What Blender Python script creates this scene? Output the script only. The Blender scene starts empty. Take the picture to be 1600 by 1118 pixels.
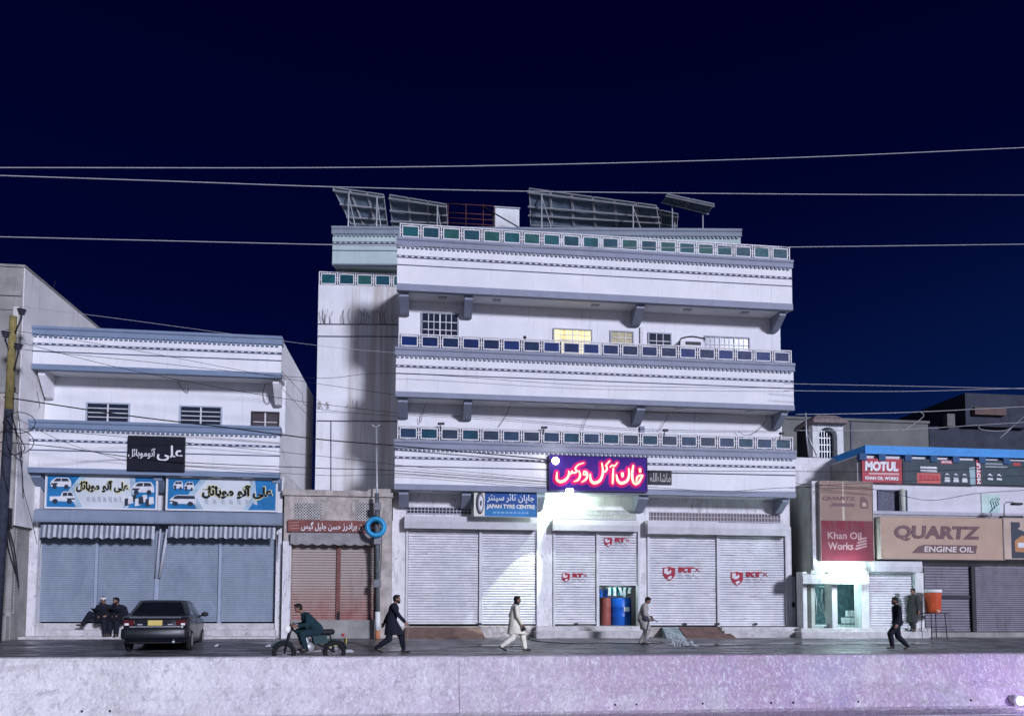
import bpy, bmesh, math, random
from mathutils import Vector, Matrix, noise as mnoise
random.seed(7)
R = math.radians
SC = bpy.context.scene
COL = SC.collection

# ------------------------------------------------------------------ camera
F_PX, EYE = 1155.0, 1.45
YAW, PITCH, ROLL, SHIFT = R(6.558), R(3.043), R(0.2124), 319.6
_w = Vector((math.sin(YAW)*math.cos(PITCH), math.cos(YAW)*math.cos(PITCH), math.sin(PITCH)))
_r0 = Vector((math.cos(YAW), -math.sin(YAW), 0)); _u0 = _r0.cross(_w)
_r = _r0*math.cos(ROLL) + _u0*math.sin(ROLL); _u = _u0*math.cos(ROLL) - _r0*math.sin(ROLL)
cam = bpy.data.cameras.new('camera'); camo = bpy.data.objects.new('camera', cam); COL.objects.link(camo)
cam.sensor_width = 36; cam.lens = F_PX/1600*36; cam.shift_y = SHIFT/1600; cam.clip_start = 0.1; cam.clip_end = 2000
camo.matrix_world = Matrix(((_r.x, _u.x, -_w.x, 0), (_r.y, _u.y, -_w.y, 0), (_r.z, _u.z, -_w.z, EYE), (0, 0, 0, 1)))
SC.camera = camo

# ------------------------------------------------------------------ night sky, street light, exposure
SUN_EL, SUN_AZ = R(17), R(27)            # light comes from the street side, right of the camera
W = bpy.data.worlds.new("World"); SC.world = W; W.use_nodes = True
nt = W.node_tree; nt.nodes.clear()
def wn(t, **k):
    n = nt.nodes.new(t)
    for a, b in k.items(): setattr(n, a, b)
    return n
tc = wn('ShaderNodeTexCoord'); sx = wn('ShaderNodeSeparateXYZ'); nt.links.new(tc.outputs['Generated'], sx.inputs[0])
rz = wn('ShaderNodeValToRGB'); cr = rz.color_ramp
cr.elements[0].position = 0.0; cr.elements[0].color = (.0016, .0075, .058, 1)
cr.elements[1].position = 0.62; cr.elements[1].color = (.0002, .0005, .0180, 1)
e = cr.elements.new(.2); e.color = (.0006, .0035, .040, 1)
e = cr.elements.new(.40); e.color = (.0003, .0013, .026, 1)
nt.links.new(sx.outputs['Z'], rz.inputs[0])
# fill glow added to the sky behind the camera, low over the street's other side
gy = wn('ShaderNodeMapRange'); gy.inputs[1].default_value = .05; gy.inputs[2].default_value = -.9; gy.inputs[3].default_value = 0; gy.inputs[4].default_value = 1
nt.links.new(sx.outputs['Y'], gy.inputs[0])
gz = wn('ShaderNodeMapRange'); gz.inputs[1].default_value = .75; gz.inputs[2].default_value = 0; gz.inputs[3].default_value = 0; gz.inputs[4].default_value = 1
nt.links.new(sx.outputs['Z'], gz.inputs[0])
gm = wn('ShaderNodeMath', operation='MULTIPLY'); nt.links.new(gy.outputs[0], gm.inputs[0]); nt.links.new(gz.outputs[0], gm.inputs[1])
gc = wn('ShaderNodeMixRGB', blend_type='MIX'); gc.inputs[1].default_value = (0, 0, 0, 1); gc.inputs[2].default_value = (.26, .265, .40, 1)
nt.links.new(gm.outputs[0], gc.inputs[0])
ad = wn('ShaderNodeMixRGB', blend_type='ADD'); ad.inputs[0].default_value = 1
gx = wn('ShaderNodeMapRange'); gx.inputs[1].default_value = .15; gx.inputs[2].default_value = .8; nt.links.new(sx.outputs['X'], gx.inputs[0])
gw = wn('ShaderNodeMapRange'); gw.inputs[1].default_value = .48; gw.inputs[2].default_value = .05; nt.links.new(sx.outputs['Z'], gw.inputs[0])
gxm = wn('ShaderNodeMath', operation='MULTIPLY'); nt.links.new(gx.outputs[0], gxm.inputs[0]); nt.links.new(gw.outputs[0], gxm.inputs[1])
ge = wn('ShaderNodeMixRGB', blend_type='ADD'); ge.inputs[2].default_value = (.0025, .0145, .058, 1)   # the sky over the town on the right is paler
nt.links.new(gxm.outputs[0], ge.inputs[0]); nt.links.new(rz.outputs[0], ge.inputs[1])
nt.links.new(ge.outputs[0], ad.inputs[1]); nt.links.new(gc.outputs[0], ad.inputs[2])
bg = wn('ShaderNodeBackground'); bg.inputs[1].default_value = 1.0; nt.links.new(ad.outputs[0], bg.inputs[0])
ow = wn('ShaderNodeOutputWorld'); nt.links.new(bg.outputs[0], ow.inputs[0])
sl = bpy.data.lights.new('street_light_sun', 'SUN'); sl.energy = 3.65; sl.angle = R(7); sl.color = (.78, .80, 1.0)
slo = bpy.data.objects.new('street_light_sun', sl); COL.objects.link(slo)
slo.rotation_euler = Vector((-math.sin(SUN_AZ)*math.cos(SUN_EL), math.cos(SUN_AZ)*math.cos(SUN_EL), -math.sin(SUN_EL))).to_track_quat('-Z', 'Y').to_euler()
vs = SC.view_settings
SC.display_settings.display_device = 'sRGB'
vs.view_transform = 'Standard'; vs.look = 'None'; vs.exposure = 0; vs.gamma = 1; vs.use_curve_mapping = False
SC.cycles.max_bounces = 6; SC.cycles.use_denoising = True

# ------------------------------------------------------------------ helpers: picture point -> point on a real plane
def ray(px, py): return _r*((px-800)/F_PX) - _u*((py-559-SHIFT)/F_PX) + _w
def U(px, py, Y):
    d = ray(px, py); t = Y/d.y
    return Vector((d.x*t, Y, EYE + d.z*t))
def UR(px, py, Y0, px0, ang):              # upright plane through px0 at depth Y0, turned by ang
    m = math.tan(ang); X0 = U(px0, 700, Y0).x
    d = ray(px, py); t = (Y0 - m*X0)/(d.y - m*d.x)
    return Vector((d.x*t, d.y*t, EYE + d.z*t))
def X(px, Y, py=760): return U(px, py, Y).x
def Z(py, Y, px=800): return U(px, py, Y).z
def ZG(px, py, z): d = ray(px, py); t = (z-EYE)/d.z; return Vector((d.x*t, d.y*t, z))

# ------------------------------------------------------------------ materials
MATS = {}
def mat(name, col, rough=.65, var=.12, scale=2.5, bump=.15, bscale=60, streak=0, dirt=(.16, .15, .17), metal=0, emit=0, ecol=None, spots=0, zmix=None, spec=.2, bdist=.01, stretch=(1.6, 1.6, .12), sthr=.52):
    if name in MATS: return MATS[name]
    m = bpy.data.materials.new(name); m.use_nodes = True; MATS[name] = m
    t = m.node_tree; N, L = t.nodes, t.links
    b = N['Principled BSDF']; b.inputs['Roughness'].default_value = rough; b.inputs['Metallic'].default_value = metal
    b.inputs['Specular IOR Level'].default_value = spec
    geo = N.new('ShaderNodeNewGeometry'); pos = geo.outputs['Position']
    def nz(sc, vec=pos, det=4, ro=.6):
        n = N.new('ShaderNodeTexNoise'); n.inputs['Scale'].default_value = sc; n.inputs['Detail'].default_value = det; n.inputs['Roughness'].default_value = ro
        L.new(vec, n.inputs['Vector']); return n.outputs['Fac']
    def ramp(fac, a, c, ca=(0, 0, 0, 1), cb=(1, 1, 1, 1)):
        r = N.new('ShaderNodeValToRGB'); r.color_ramp.elements[0].position = a; r.color_ramp.elements[1].position = c
        r.color_ramp.elements[0].color = ca; r.color_ramp.elements[1].color = cb; L.new(fac, r.inputs[0]); return r.outputs[0]
    def mix(f, a, c):
        x = N.new('ShaderNodeMixRGB')
        for i, v in ((0, f), (1, a), (2, c)):
            if isinstance(v, (int, float)): x.inputs[i].default_value = v
            elif isinstance(v, tuple): x.inputs[i].default_value = v
            else: L.new(v, x.inputs[i])
        return x.outputs[0]
    c4 = lambda c, k=1: (min(c[0]*k, 1), min(c[1]*k, 1), min(c[2]*k, 1), 1)
    out = ramp(nz(scale), .3, .7, c4(col, 1-var), c4(col, 1+var))
    if zmix:                                # paint that changes with height: (z, width, colour above)
        sp = N.new('ShaderNodeSeparateXYZ'); L.new(pos, sp.inputs[0])
        ma = N.new('ShaderNodeMath'); ma.operation = 'MULTIPLY_ADD'; L.new(nz(1.5), ma.inputs[0]); ma.inputs[1].default_value = zmix[1]*2; L.new(sp.outputs['Z'], ma.inputs[2])
        mr = N.new('ShaderNodeMapRange'); mr.inputs[1].default_value = zmix[0]; mr.inputs[2].default_value = zmix[0]+zmix[1]*1.6; L.new(ma.outputs[0], mr.inputs[0])
        out = mix(mr.outputs[0], out, c4(zmix[2]))
    if streak:
        mp = N.new('ShaderNodeMapping'); mp.inputs['Scale'].default_value = stretch; L.new(pos, mp.inputs[0])
        f1 = ramp(nz(3.0, mp.outputs[0], 5, .65), sthr, sthr+.22)
        f2 = ramp(nz(1.1), .35, .65)
        mu = N.new('ShaderNodeMath'); mu.operation = 'MULTIPLY'; L.new(f1, mu.inputs[0]); L.new(f2, mu.inputs[1])
        mk = N.new('ShaderNodeMath'); mk.operation = 'MULTIPLY'; L.new(mu.outputs[0], mk.inputs[0]); mk.inputs[1].default_value = streak
        out = mix(mk.outputs[0], out, c4(dirt))
    if spots:
        f3 = ramp(nz(9, det=6, ro=.75), .60, .68)
        mk = N.new('ShaderNodeMath'); mk.operation = 'MULTIPLY'; L.new(f3, mk.inputs[0]); mk.inputs[1].default_value = spots
        out = mix(mk.outputs[0], out, c4(dirt, .7))
    L.new(out, b.inputs['Base Color'])
    if rough > .08:
        mr = N.new('ShaderNodeMapRange'); mr.inputs[3].default_value = max(rough-.12, .03); mr.inputs[4].default_value = min(rough+.12, 1); L.new(nz(scale*3), mr.inputs[0]); L.new(mr.outputs[0], b.inputs['Roughness'])
    if bump:
        bp = N.new('ShaderNodeBump'); bp.inputs['Strength'].default_value = bump; bp.inputs['Distance'].default_value = bdist
        L.new(nz(bscale, det=5), bp.inputs['Height']); L.new(bp.outputs[0], b.inputs['Normal'])
    if emit:
        b.inputs['Emission Color'].default_value = (*(ecol or col), 1); b.inputs['Emission Strength'].default_value = emit
    return m
M = mat
WHITE = M('white_wall_paint', (.76, .755, .76), .75, .06, 1.2, .25, 60, streak=.42, dirt=(.38, .37, .40), stretch=(3.2, 3.2, .16), sthr=.56)
WHITE2 = M('old_white_wall_paint', (.66, .65, .66), .8, .12, 2.2, .3, 40, streak=.7, dirt=(.28, .27, .27), spots=.35)
TRIM = M('grey_trim_paint', (.245, .265, .335), .6, .08, 2, .1, 80, streak=.4, dirt=(.15, .16, .2))
LTRIM = M('blue_grey_trim_paint', (.19, .245, .34), .6, .08, 2, .1, 80, streak=.35, dirt=(.12, .15, .2))
LINE = M('dark_line_paint', (.10, .10, .15), .7, .1)
LLINE = M('dark_blue_line_paint', (.07, .095, .16), .7, .1)
CONC = M('grey_concrete', (.27, .265, .25), .9, .25, 1.6, .5, 35, streak=.6, dirt=(.10, .10, .10), spots=.3)
OLDPL = M('weathered_plaster', (.40, .36, .325), .9, .3, 3, .6, 30, streak=.8, dirt=(.12, .11, .11), spots=.5)
PALEC = M('pale_step_concrete', (.50, .48, .48), .85, .2, 3, .4, 40, streak=.5, dirt=(.22, .21, .21), spots=.4)
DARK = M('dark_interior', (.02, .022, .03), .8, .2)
BLACKM = M('black_metal', (.018, .018, .024), .5, .1)
STEEL = M('galvanised_steel', (.42, .43, .45), .45, .15, 4, .1, metal=.5)
SHW = M('white_roller_shutter_paint', (.68, .67, .69), .5, .12, 3, .1, 40, streak=.75, dirt=(.22, .20, .21), spots=.5, stretch=(.5, .5, 2.6), sthr=.56)
SHB = M('blue_grey_roller_shutter_paint', (.255, .305, .365), .5, .08, 2, .1, 40, streak=.3, dirt=(.12, .14, .18))
SHR = M('rusty_brown_shutter_paint', (.33, .15, .13), .7, .2, 4, .2, 40, streak=.7, dirt=(.10, .07, .06), zmix=(1.55, .8, (.40, .335, .30)), spots=.3)
SHG = M('grimy_grey_shutter_paint', (.20, .19, .225), .6, .15, 3, .1, 40, streak=.8, dirt=(.07, .06, .07), spots=.5)
GREY = M('light_grey_metal', (.38, .38, .42), .5, .1, 3, .1, streak=.3, dirt=(.2, .2, .22))
RAILW = M('white_railing_paint', (.66, .65, .66), .5, .1, 6, .05)
CABLE = M('black_cable', (.012, .012, .015), .6, .1, bump=0)
CABLEL = M('pale_cable', (.36, .36, .38), .6, .1, bump=0)
LAMP = M('white_lamp_glass', (.9, .9, .95), .3, 0, emit=1.5, ecol=(.9, .92, 1), bump=0)
GLASSD = M('dark_window_glass', (.015, .02, .04), .08, .1, bump=0, spec=.6)
GLOWY = M('lit_yellow_window', (.8, .7, .3), .4, .25, 6, emit=.85, ecol=(.95, .78, .25), bump=0)
for _m, _st in ((GLOWY, (9, 1, .5)), ):        # curtain folds and a lamp behind the lit panes
    _t = _m.node_tree; _g = _t.nodes.new('ShaderNodeNewGeometry'); _p = _t.nodes.new('ShaderNodeMapping'); _p.inputs['Scale'].default_value = _st
    _n = _t.nodes.new('ShaderNodeTexNoise'); _n.inputs['Scale'].default_value = 1.1; _n.inputs['Detail'].default_value = 3
    _c = _t.nodes.new('ShaderNodeValToRGB'); _c.color_ramp.elements[0].position = .38; _c.color_ramp.elements[0].color = (.42, .26, .03, 1); _c.color_ramp.elements[1].position = .60; _c.color_ramp.elements[1].color = (1, .90, .42, 1)
    _t.links.new(_g.outputs['Position'], _p.inputs[0]); _t.links.new(_p.outputs[0], _n.inputs['Vector']); _t.links.new(_n.outputs['Fac'], _c.inputs[0]); _t.links.new(_c.outputs[0], _t.nodes['Principled BSDF'].inputs['Emission Color'])
SKIN = M('skin', (.23, .125, .085), .55, .1, 12, bump=.05, spec=.35)
HAIR = M('black_hair', (.010, .009, .009), .55, .3, 60, .6, 200)

# ------------------------------------------------------------------ mesh builder
class MB:
    def __init__(s): s.v, s.f, s.m, s.s = [], [], [], []
    def add(s, vs, fs, m=0, sm=False):
        o = len(s.v); s.v += [tuple(p) for p in vs]
        for q in fs: s.f.append(tuple(i+o for i in q)); s.m.append(m); s.s.append(sm)
        return s
    def box(s, x0, x1, y0, y1, z0, z1, m=0):
        if x1 < x0: x0, x1 = x1, x0
        if z1 < z0: z0, z1 = z1, z0
        return s.add([(x0, y0, z0), (x1, y0, z0), (x1, y1, z0), (x0, y1, z0), (x0, y0, z1), (x1, y0, z1), (x1, y1, z1), (x0, y1, z1)],
                     [(0, 3, 2, 1), (4, 5, 6, 7), (0, 1, 5, 4), (1, 2, 6, 5), (2, 3, 7, 6), (3, 0, 4, 7)], m)
    def prism_x(s, prof, x0, x1, m=0):        # profile in (y, z), swept along x
        n = len(prof)
        v = [(x0, y, z) for y, z in prof] + [(x1, y, z) for y, z in prof]
        return s.add(v, [tuple(range(n))[::-1], tuple(range(n, 2*n))] + [(i, (i+1) % n, n+(i+1) % n, n+i) for i in range(n)], m)
    def poly(s, pts, y0, y1, m=0):            # outline in (x, z), thick from y0 to y1
        n = len(pts)
        v = [(x, y0, z) for x, z in pts] + [(x, y1, z) for x, z in pts]
        return s.add(v, [tuple(range(n)), tuple(range(n, 2*n))[::-1]] + [(i, n+i, n+(i+1) % n, (i+1) % n) for i in range(n)], m)
    def hexa(s, a, b, m=0):                   # two quads (four points each), joined
        return s.add(list(a)+list(b), [(0, 1, 2, 3), (7, 6, 5, 4)] + [(i, i+4, (i+1) % 4+4, (i+1) % 4) for i in range(4)], m)
    def tube(s, pts, r, n=6, m=0, sm=True):
        pts = [Vector(p) for p in pts]; rs = r if isinstance(r, (list, tuple)) else [r]*len(pts)
        v, fs = [], []
        for i, p in enumerate(pts):
            d = (pts[min(i+1, len(pts)-1)] - pts[max(i-1, 0)]).normalized()
            a = d.orthogonal() if abs(d.z) > .95 else d.cross(Vector((0, 0, 1)))
            a.normalize(); b = d.cross(a)
            for k in range(n):
                t = 2*math.pi*k/n; v.append(p + (a*math.cos(t) + b*math.sin(t))*rs[i])
        for i in range(len(pts)-1):
            for k in range(n): fs.append((i*n+k, i*n+(k+1) % n, (i+1)*n+(k+1) % n, (i+1)*n+k))
        s.add(v, fs, m, sm); o = len(s.v)-len(v)
        for q in (tuple(range(n))[::-1], tuple(range(len(v)-n, len(v)))):
            s.f.append(tuple(i+o for i in q)); s.m.append(m); s.s.append(False)
        return s
    def ell(s, c, r, m=0, nu=12, nv=8, rot=None):
        v = []; c = Vector(c)
        for j in range(nv+1):
            ph = math.pi*j/nv
            for i in range(nu):
                th = 2*math.pi*i/nu
                p = Vector((r[0]*math.sin(ph)*math.cos(th), r[1]*math.sin(ph)*math.sin(th), r[2]*math.cos(ph)))
                if rot: p = rot @ p
                v.append(c+p)
        fs = [(j*nu+i, (j+1)*nu+i, (j+1)*nu+(i+1) % nu, j*nu+(i+1) % nu) for j in range(nv) for i in range(nu)]
        return s.add(v, fs, m, True)
    def rings(s, rs, m=0, sm=True, cap=True):
        n = len(rs[0]); v = [p for q in rs for p in q]
        fs = [(i*n+k, i*n+(k+1) % n, (i+1)*n+(k+1) % n, (i+1)*n+k) for i in range(len(rs)-1) for k in range(n)]
        s.add(v, fs, m, sm)
        if cap:
            o = len(s.v)-len(v)
            for q in (tuple(range(n))[::-1], tuple(range(len(v)-n, len(v)))):
                s.f.append(tuple(i+o for i in q)); s.m.append(m); s.s.append(sm)
        return s
    def torus(s, c, Rr, r, axis='y', n=28, k=10, m=0):
        c = Vector(c); v = []
        for i in range(n):
            a = 2*math.pi*i/n
            for j in range(k):
                b = 2*math.pi*j/k; q = Rr + r*math.cos(b)
                p = (q*math.cos(a), r*math.sin(b), q*math.sin(a)) if axis == 'y' else (r*math.sin(b), q*math.cos(a), q*math.sin(a)) if axis == 'x' else (q*math.cos(a), q*math.sin(a), r*math.sin(b))
                v.append(c+Vector(p))
        return s.add(v, [(i*k+j, ((i+1) % n)*k+j, ((i+1) % n)*k+(j+1) % k, i*k+(j+1) % k) for i in range(n) for j in range(k)], m, True)
    def mesh(s, name, mats):
        me = bpy.data.meshes.new(name); me.from_pydata(s.v, [], s.f)
        for x in (mats if isinstance(mats, (list, tuple)) else [mats]): me.materials.append(x)
        me.polygons.foreach_set('material_index', s.m); me.polygons.foreach_set('use_smooth', s.s)
        bm = bmesh.new(); bm.from_mesh(me); bmesh.ops.recalc_face_normals(bm, faces=bm.faces); bm.to_mesh(me); bm.free()
        me.update(); return me
    def build(s, name, mats, parent=None, world=True, bevel=0, label=None):
        o = bpy.data.objects.new(name, s.mesh(name, mats)); COL.objects.link(o)
        if parent is not None:
            o.parent = parent
            if world and parent.type == 'EMPTY': o.location = -parent.location
        if bevel:
            b = o.modifiers.new('bevel', 'BEVEL'); b.width = bevel; b.segments = 2; b.limit_method = 'ANGLE'
        if label: o['label'] = label
        return o
def tag(o, label, cat, group=None):
    o['label'] = label; o['category'] = cat
    if group: o['group'] = group
    return o
def thing(name, label, cat, loc=(0, 0, 0), group=None):
    o = bpy.data.objects.new(name, None); COL.objects.link(o); o.location = loc; o.empty_display_size = .2
    return tag(o, label, cat, group)
def struct(o, kind='structure'): o['kind'] = kind; return o

def spline(pts, n=8):
    P = [Vector(p) for p in pts]; out = []
    if len(P) == 2: return [P[0].lerp(P[1], i/n) for i in range(n+1)]
    for i in range(len(P)-1):
        a, b, c, d = P[max(i-1, 0)], P[i], P[i+1], P[min(i+2, len(P)-1)]
        for k in range(n):
            t = k/n
            out.append(.5*((2*b) + (c-a)*t + (2*a-5*b+4*c-d)*t*t + (3*b-a-3*c+d)*t**3))
    return out + [P[-1]]

# ------------------------------------------------------------------ writing
FORMS = {'ا': (0xFE8D, 0xFE8E, 0, 0), 'آ': (0xFE81, 0xFE82, 0, 0), 'ب': (0xFE8F, 0xFE90, 0xFE91, 0xFE92), 'پ': (0xFB56, 0xFB57, 0xFB58, 0xFB59),
         'ٹ': (0xFB66, 0xFB67, 0xFB68, 0xFB69), 'ج': (0xFE9D, 0xFE9E, 0xFE9F, 0xFEA0), 'ح': (0xFEA1, 0xFEA2, 0xFEA3, 0xFEA4), 'خ': (0xFEA5, 0xFEA6, 0xFEA7, 0xFEA8),
         'د': (0xFEA9, 0xFEAA, 0, 0), 'ر': (0xFEAD, 0xFEAE, 0, 0), 'ز': (0xFEAF, 0xFEB0, 0, 0), 'س': (0xFEB1, 0xFEB2, 0xFEB3, 0xFEB4), 'ش': (0xFEB5, 0xFEB6, 0xFEB7, 0xFEB8),
         'ع': (0xFEC9, 0xFECA, 0xFECB, 0xFECC), 'گ': (0xFB92, 0xFB93, 0xFB94, 0xFB95), 'ل': (0xFEDD, 0xFEDE, 0xFEDF, 0xFEE0), 'م': (0xFEE1, 0xFEE2, 0xFEE3, 0xFEE4),
         'ن': (0xFEE5, 0xFEE6, 0xFEE7, 0xFEE8), 'و': (0xFEED, 0xFEEE, 0, 0), 'ی': (0xFBFC, 0xFBFD, 0xFBFE, 0xFBFF), 'ئ': (0xFE89, 0xFE8A, 0xFE8B, 0xFE8C), 'ء': (0xFE80, 0xFE80, 0, 0),
         'ہ': (0xFBA6, 0xFBA7, 0xFBA8, 0xFBA9)}
def shape(s):
    out = []
    for i, c in enumerate(s):
        if c not in FORMS: out.append(c); continue
        j0 = i > 0 and s[i-1] in FORMS and FORMS[s[i-1]][2] != 0 and c != 'ء'
        j1 = i+1 < len(s) and s[i+1] in FORMS and FORMS[c][2] != 0 and s[i+1] != 'ء'
        out.append(chr(FORMS[c][(3 if j1 else 1) if j0 else (2 if j1 else 0)]))
    return ''.join(reversed(out))
def textmesh(body, bold=0.0, depth=.01):
    cu = bpy.data.curves.new('lettering', 'FONT'); cu.body = body; cu.offset = bold; cu.extrude = depth; cu.resolution_u = 3
    o = bpy.data.objects.new('lettering', cu); COL.objects.link(o)
    bpy.context.view_layer.update()
    me = bpy.data.meshes.new_from_object(o.evaluated_get(bpy.context.evaluated_depsgraph_get()))
    bpy.data.objects.remove(o); bpy.data.curves.remove(cu)
    return me
def text(body, x0, x1, z0, z1, Y, m, parent, bold=0.0, depth=.012, name='lettering', shear=0, cols=None):
    """letters standing on the plane Y, filling the box x0..x1, z0..z1"""
    me = textmesh(body, bold, .5)
    xs = [v.co.x for v in me.vertices]; ys = [v.co.y for v in me.vertices]
    a, b, c, d = min(xs), max(xs), min(ys), max(ys)
    for v in me.vertices:
        u, w = (v.co.x-a)/(b-a), (v.co.y-c)/(d-c)
        v.co = (x0+(x1-x0)*u + shear*w*(z1-z0), Y - depth*(v.co.z+.5), z0+(z1-z0)*w)
    me.materials.clear(); me.materials.append(m); me.name = name
    for p in me.polygons: p.material_index = 0
    o = bpy.data.objects.new(name, me); COL.objects.link(o)
    if parent is not None:
        o.parent = parent
        if parent.type == 'EMPTY': o.location = -parent.location
    return o
def stroke(mb, pts, wd, Y, depth, m=0):       # a pen stroke with changing width, as a raised letter
    P = spline([(p[0], 0, p[1]) for p in pts], 6); n = len(P)
    ws = wd if isinstance(wd, (list, tuple)) else [wd]*len(pts)
    def w_at(i):
        t = i/(n-1)*(len(ws)-1); k = min(int(t), len(ws)-2); return ws[k]+(ws[k+1]-ws[k])*(t-k)
    La, Lb = [], []
    for i, p in enumerate(P):
        d = (P[min(i+1, n-1)]-P[max(i-1, 0)]); d = d.normalized() if d.length > 1e-9 else Vector((1, 0, 0))
        q = Vector((-d.z, 0, d.x))*w_at(i)/2
        La.append(p+q); Lb.append(p-q)
    v = [(p.x, Y, p.z) for p in La]+[(p.x, Y, p.z) for p in Lb]+[(p.x, Y-depth, p.z) for p in La]+[(p.x, Y-depth, p.z) for p in Lb]
    fs = []
    for i in range(n-1):
        fs += [(2*n+i, 2*n+i+1, 3*n+i+1, 3*n+i), (i, i+1, 2*n+i+1, 2*n+i), (n+i, 3*n+i, 3*n+i+1, n+i+1)]
    fs += [(0, 2*n, 3*n, n), (n-1, 2*n-1, 4*n-1, 3*n-1)]
    mb.add(v, fs, m)
    for k in (0, -1):                          # round ends
        r = w_at(0 if k == 0 else n-1)/2; c = P[k]
        mb.poly([(c.x+r*math.cos(a*math.pi/5), c.z+r*math.sin(a*math.pi/5)) for a in range(10)], Y, Y-depth-.001, m)
    return mb

# ------------------------------------------------------------------ building pieces
def fascia(parent, x0, x1, Y, zs, back, wm=WHITE, tm=TRIM, lm=LINE, name='balcony', ret=.45, dash=True):
    """parapet and slab of a balcony; zs = top, dentil bottom, dash top, dash bottom, line, band top, band bottom"""
    zt, zd, za, zb, zl, z0, z1 = zs
    mb = MB().box(x0, x1, Y, Y+.16, z0, zt-.02)
    mb.box(x0+.02, x1-.02, Y+.161, back, z1+.03, z1+.2)                   # slab: its underside is the soffit
    mb.box(x0, x0+.14, Y+.161, back, z1+.2, zt-.05).box(x1-.14, x1, Y+.161, back, z1+.2, zt-.05)
    o = mb.build(name, wm, parent)
    c = MB()
    h = zt-zd
    c.prism_x([(Y+.2, zt), (Y-.10, zt), (Y-.10, zt-.22*h), (Y-.075, zt-.30*h), (Y-.06, zt-.34*h), (Y-.06, zd+.22*h), (Y+.03, zd+.20*h), (Y+.2, zd+.2*h)], x0-.03, x1+.03)
    n = int((x1-x0)/.155)
    for i in range(n):
        a = x0+.03+i*(x1-x0-.06)/n
        c.box(a, a+.082, Y-.05, Y-.003, zd, zd+.2*h-.004)
    c.build('cornice', tm, o)
    l = MB()
    if dash:
        l.box(x0-.004, x1+.004, Y-.012, Y+.05, zb, za)
        n = int((x1-x0)/.215)
        for i in range(n):
            a = x0+.05+i*(x1-x0-.06)/n
            l.box(a, a+.09, Y-.02, Y-.0125, zb+(za-zb)*.3, za-(za-zb)*.28, 1)
    else: l.box(x0-.004, x1+.004, Y-.012, Y+.05, zb, za)
    l.box(x0-.004, x1+.004, Y-.010, Y+.05, zl-.017, zl+.017)
    l.build('painted_moulding', [lm, wm], o)
    MB().box(x0-.01, x1+.01, Y-.03, Y+.161, z1, z0-.002).build('soffit_band', tm, o)
    return o
def bracket(parent, x0, x1, Y, back, ztop, zbot, m=TRIM):
    return MB().prism_x([(Y+.17, ztop), (back-.003, ztop), (back-.003, zbot), (back-.22, zbot+.02), (Y+.17, ztop-.16)], x0, x1).build('bracket', m, parent)
PANELS = {}
def railing(parent, P0, P1, h, n, cols, dark=()):
    """flat-bar railing with n framed panels between two points on the slab edge"""
    d = P1-P0; L_ = d.length; ax = d/L_; w = L_/n
    ang = math.atan2(ax.y, ax.x); T = Matrix.Translation(P0) @ Matrix.Rotation(ang, 4, 'Z')
    f = MB()
    f.box(0, L_, -.02, .02, h-.035, h)
    f.box(0, L_, -.012, .012, 0, .028)
    for i in range(n+1):
        f.box(i*w-.018, i*w+.018, -.021, .021, 0.001, h-.001)
        if i < n:
            a, b, c, e_ = i*w+.095, (i+1)*w-.095, .09, h-.105
            t = .036
            f.box(a-t, b+t, -.015, .015, e_, e_+t).box(a-t, b+t, -.015, .015, c-t, c)
            f.box(a-t, a, -.015, .015, c+.0005, e_-.0005).box(b, b+t, -.015, .015, c+.0005, e_-.0005)
            for q in (-.05, .05):
                zz = (c+e_)/2+q
                f.box(i*w+.019, a-t-.001, -.009, .009, zz-.012, zz+.012).box(b+t+.001, (i+1)*w-.019, -.009, .009, zz-.012, zz+.012)
                xx = (a+b)/2+q
                f.box(xx-.012, xx+.012, -.009, .009, e_+t+.001, h-.036).box(xx-.012, xx+.012, -.009, .009, .029, c-t-.001)
    f.v = [tuple(T @ Vector(p)) for p in f.v]
    o = f.build('railing', RAILW, parent)
    for i in range(n):
        a, b, c, e_ = i*w+.095, (i+1)*w-.095, .09, h-.105
        p = MB().box(a+.001, b-.001, -.006, .006, c+.001, e_-.001)
        p.v = [tuple(T @ Vector(q)) for q in p.v]
        p.build('panel', cols[(i*7+i//3) % len(cols)], o)
    for u0, u1 in dark:                        # dark sheet behind the flat bars, darkening the gaps
        b = MB().box(L_*u0, L_*u1, .030, .036, .03, h*.90); b.v = [tuple(T @ Vector(q)) for q in b.v]
        b.build('backing_sheet', M('dark_backing_sheet', (.012, .015, .035), .5, .3, 3, bump=0, spec=.1), o)
    return o
GROOVE = {SHB.name: M('blue_grey_groove_shade', (.17, .20, .245), .8, .2, 4), SHR.name: M('brown_groove_shade', (.085, .05, .04), .8, .3, 4), SHG.name: M('dark_groove_shade', (.06, .055, .065), .8, .3, 4)}
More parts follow.
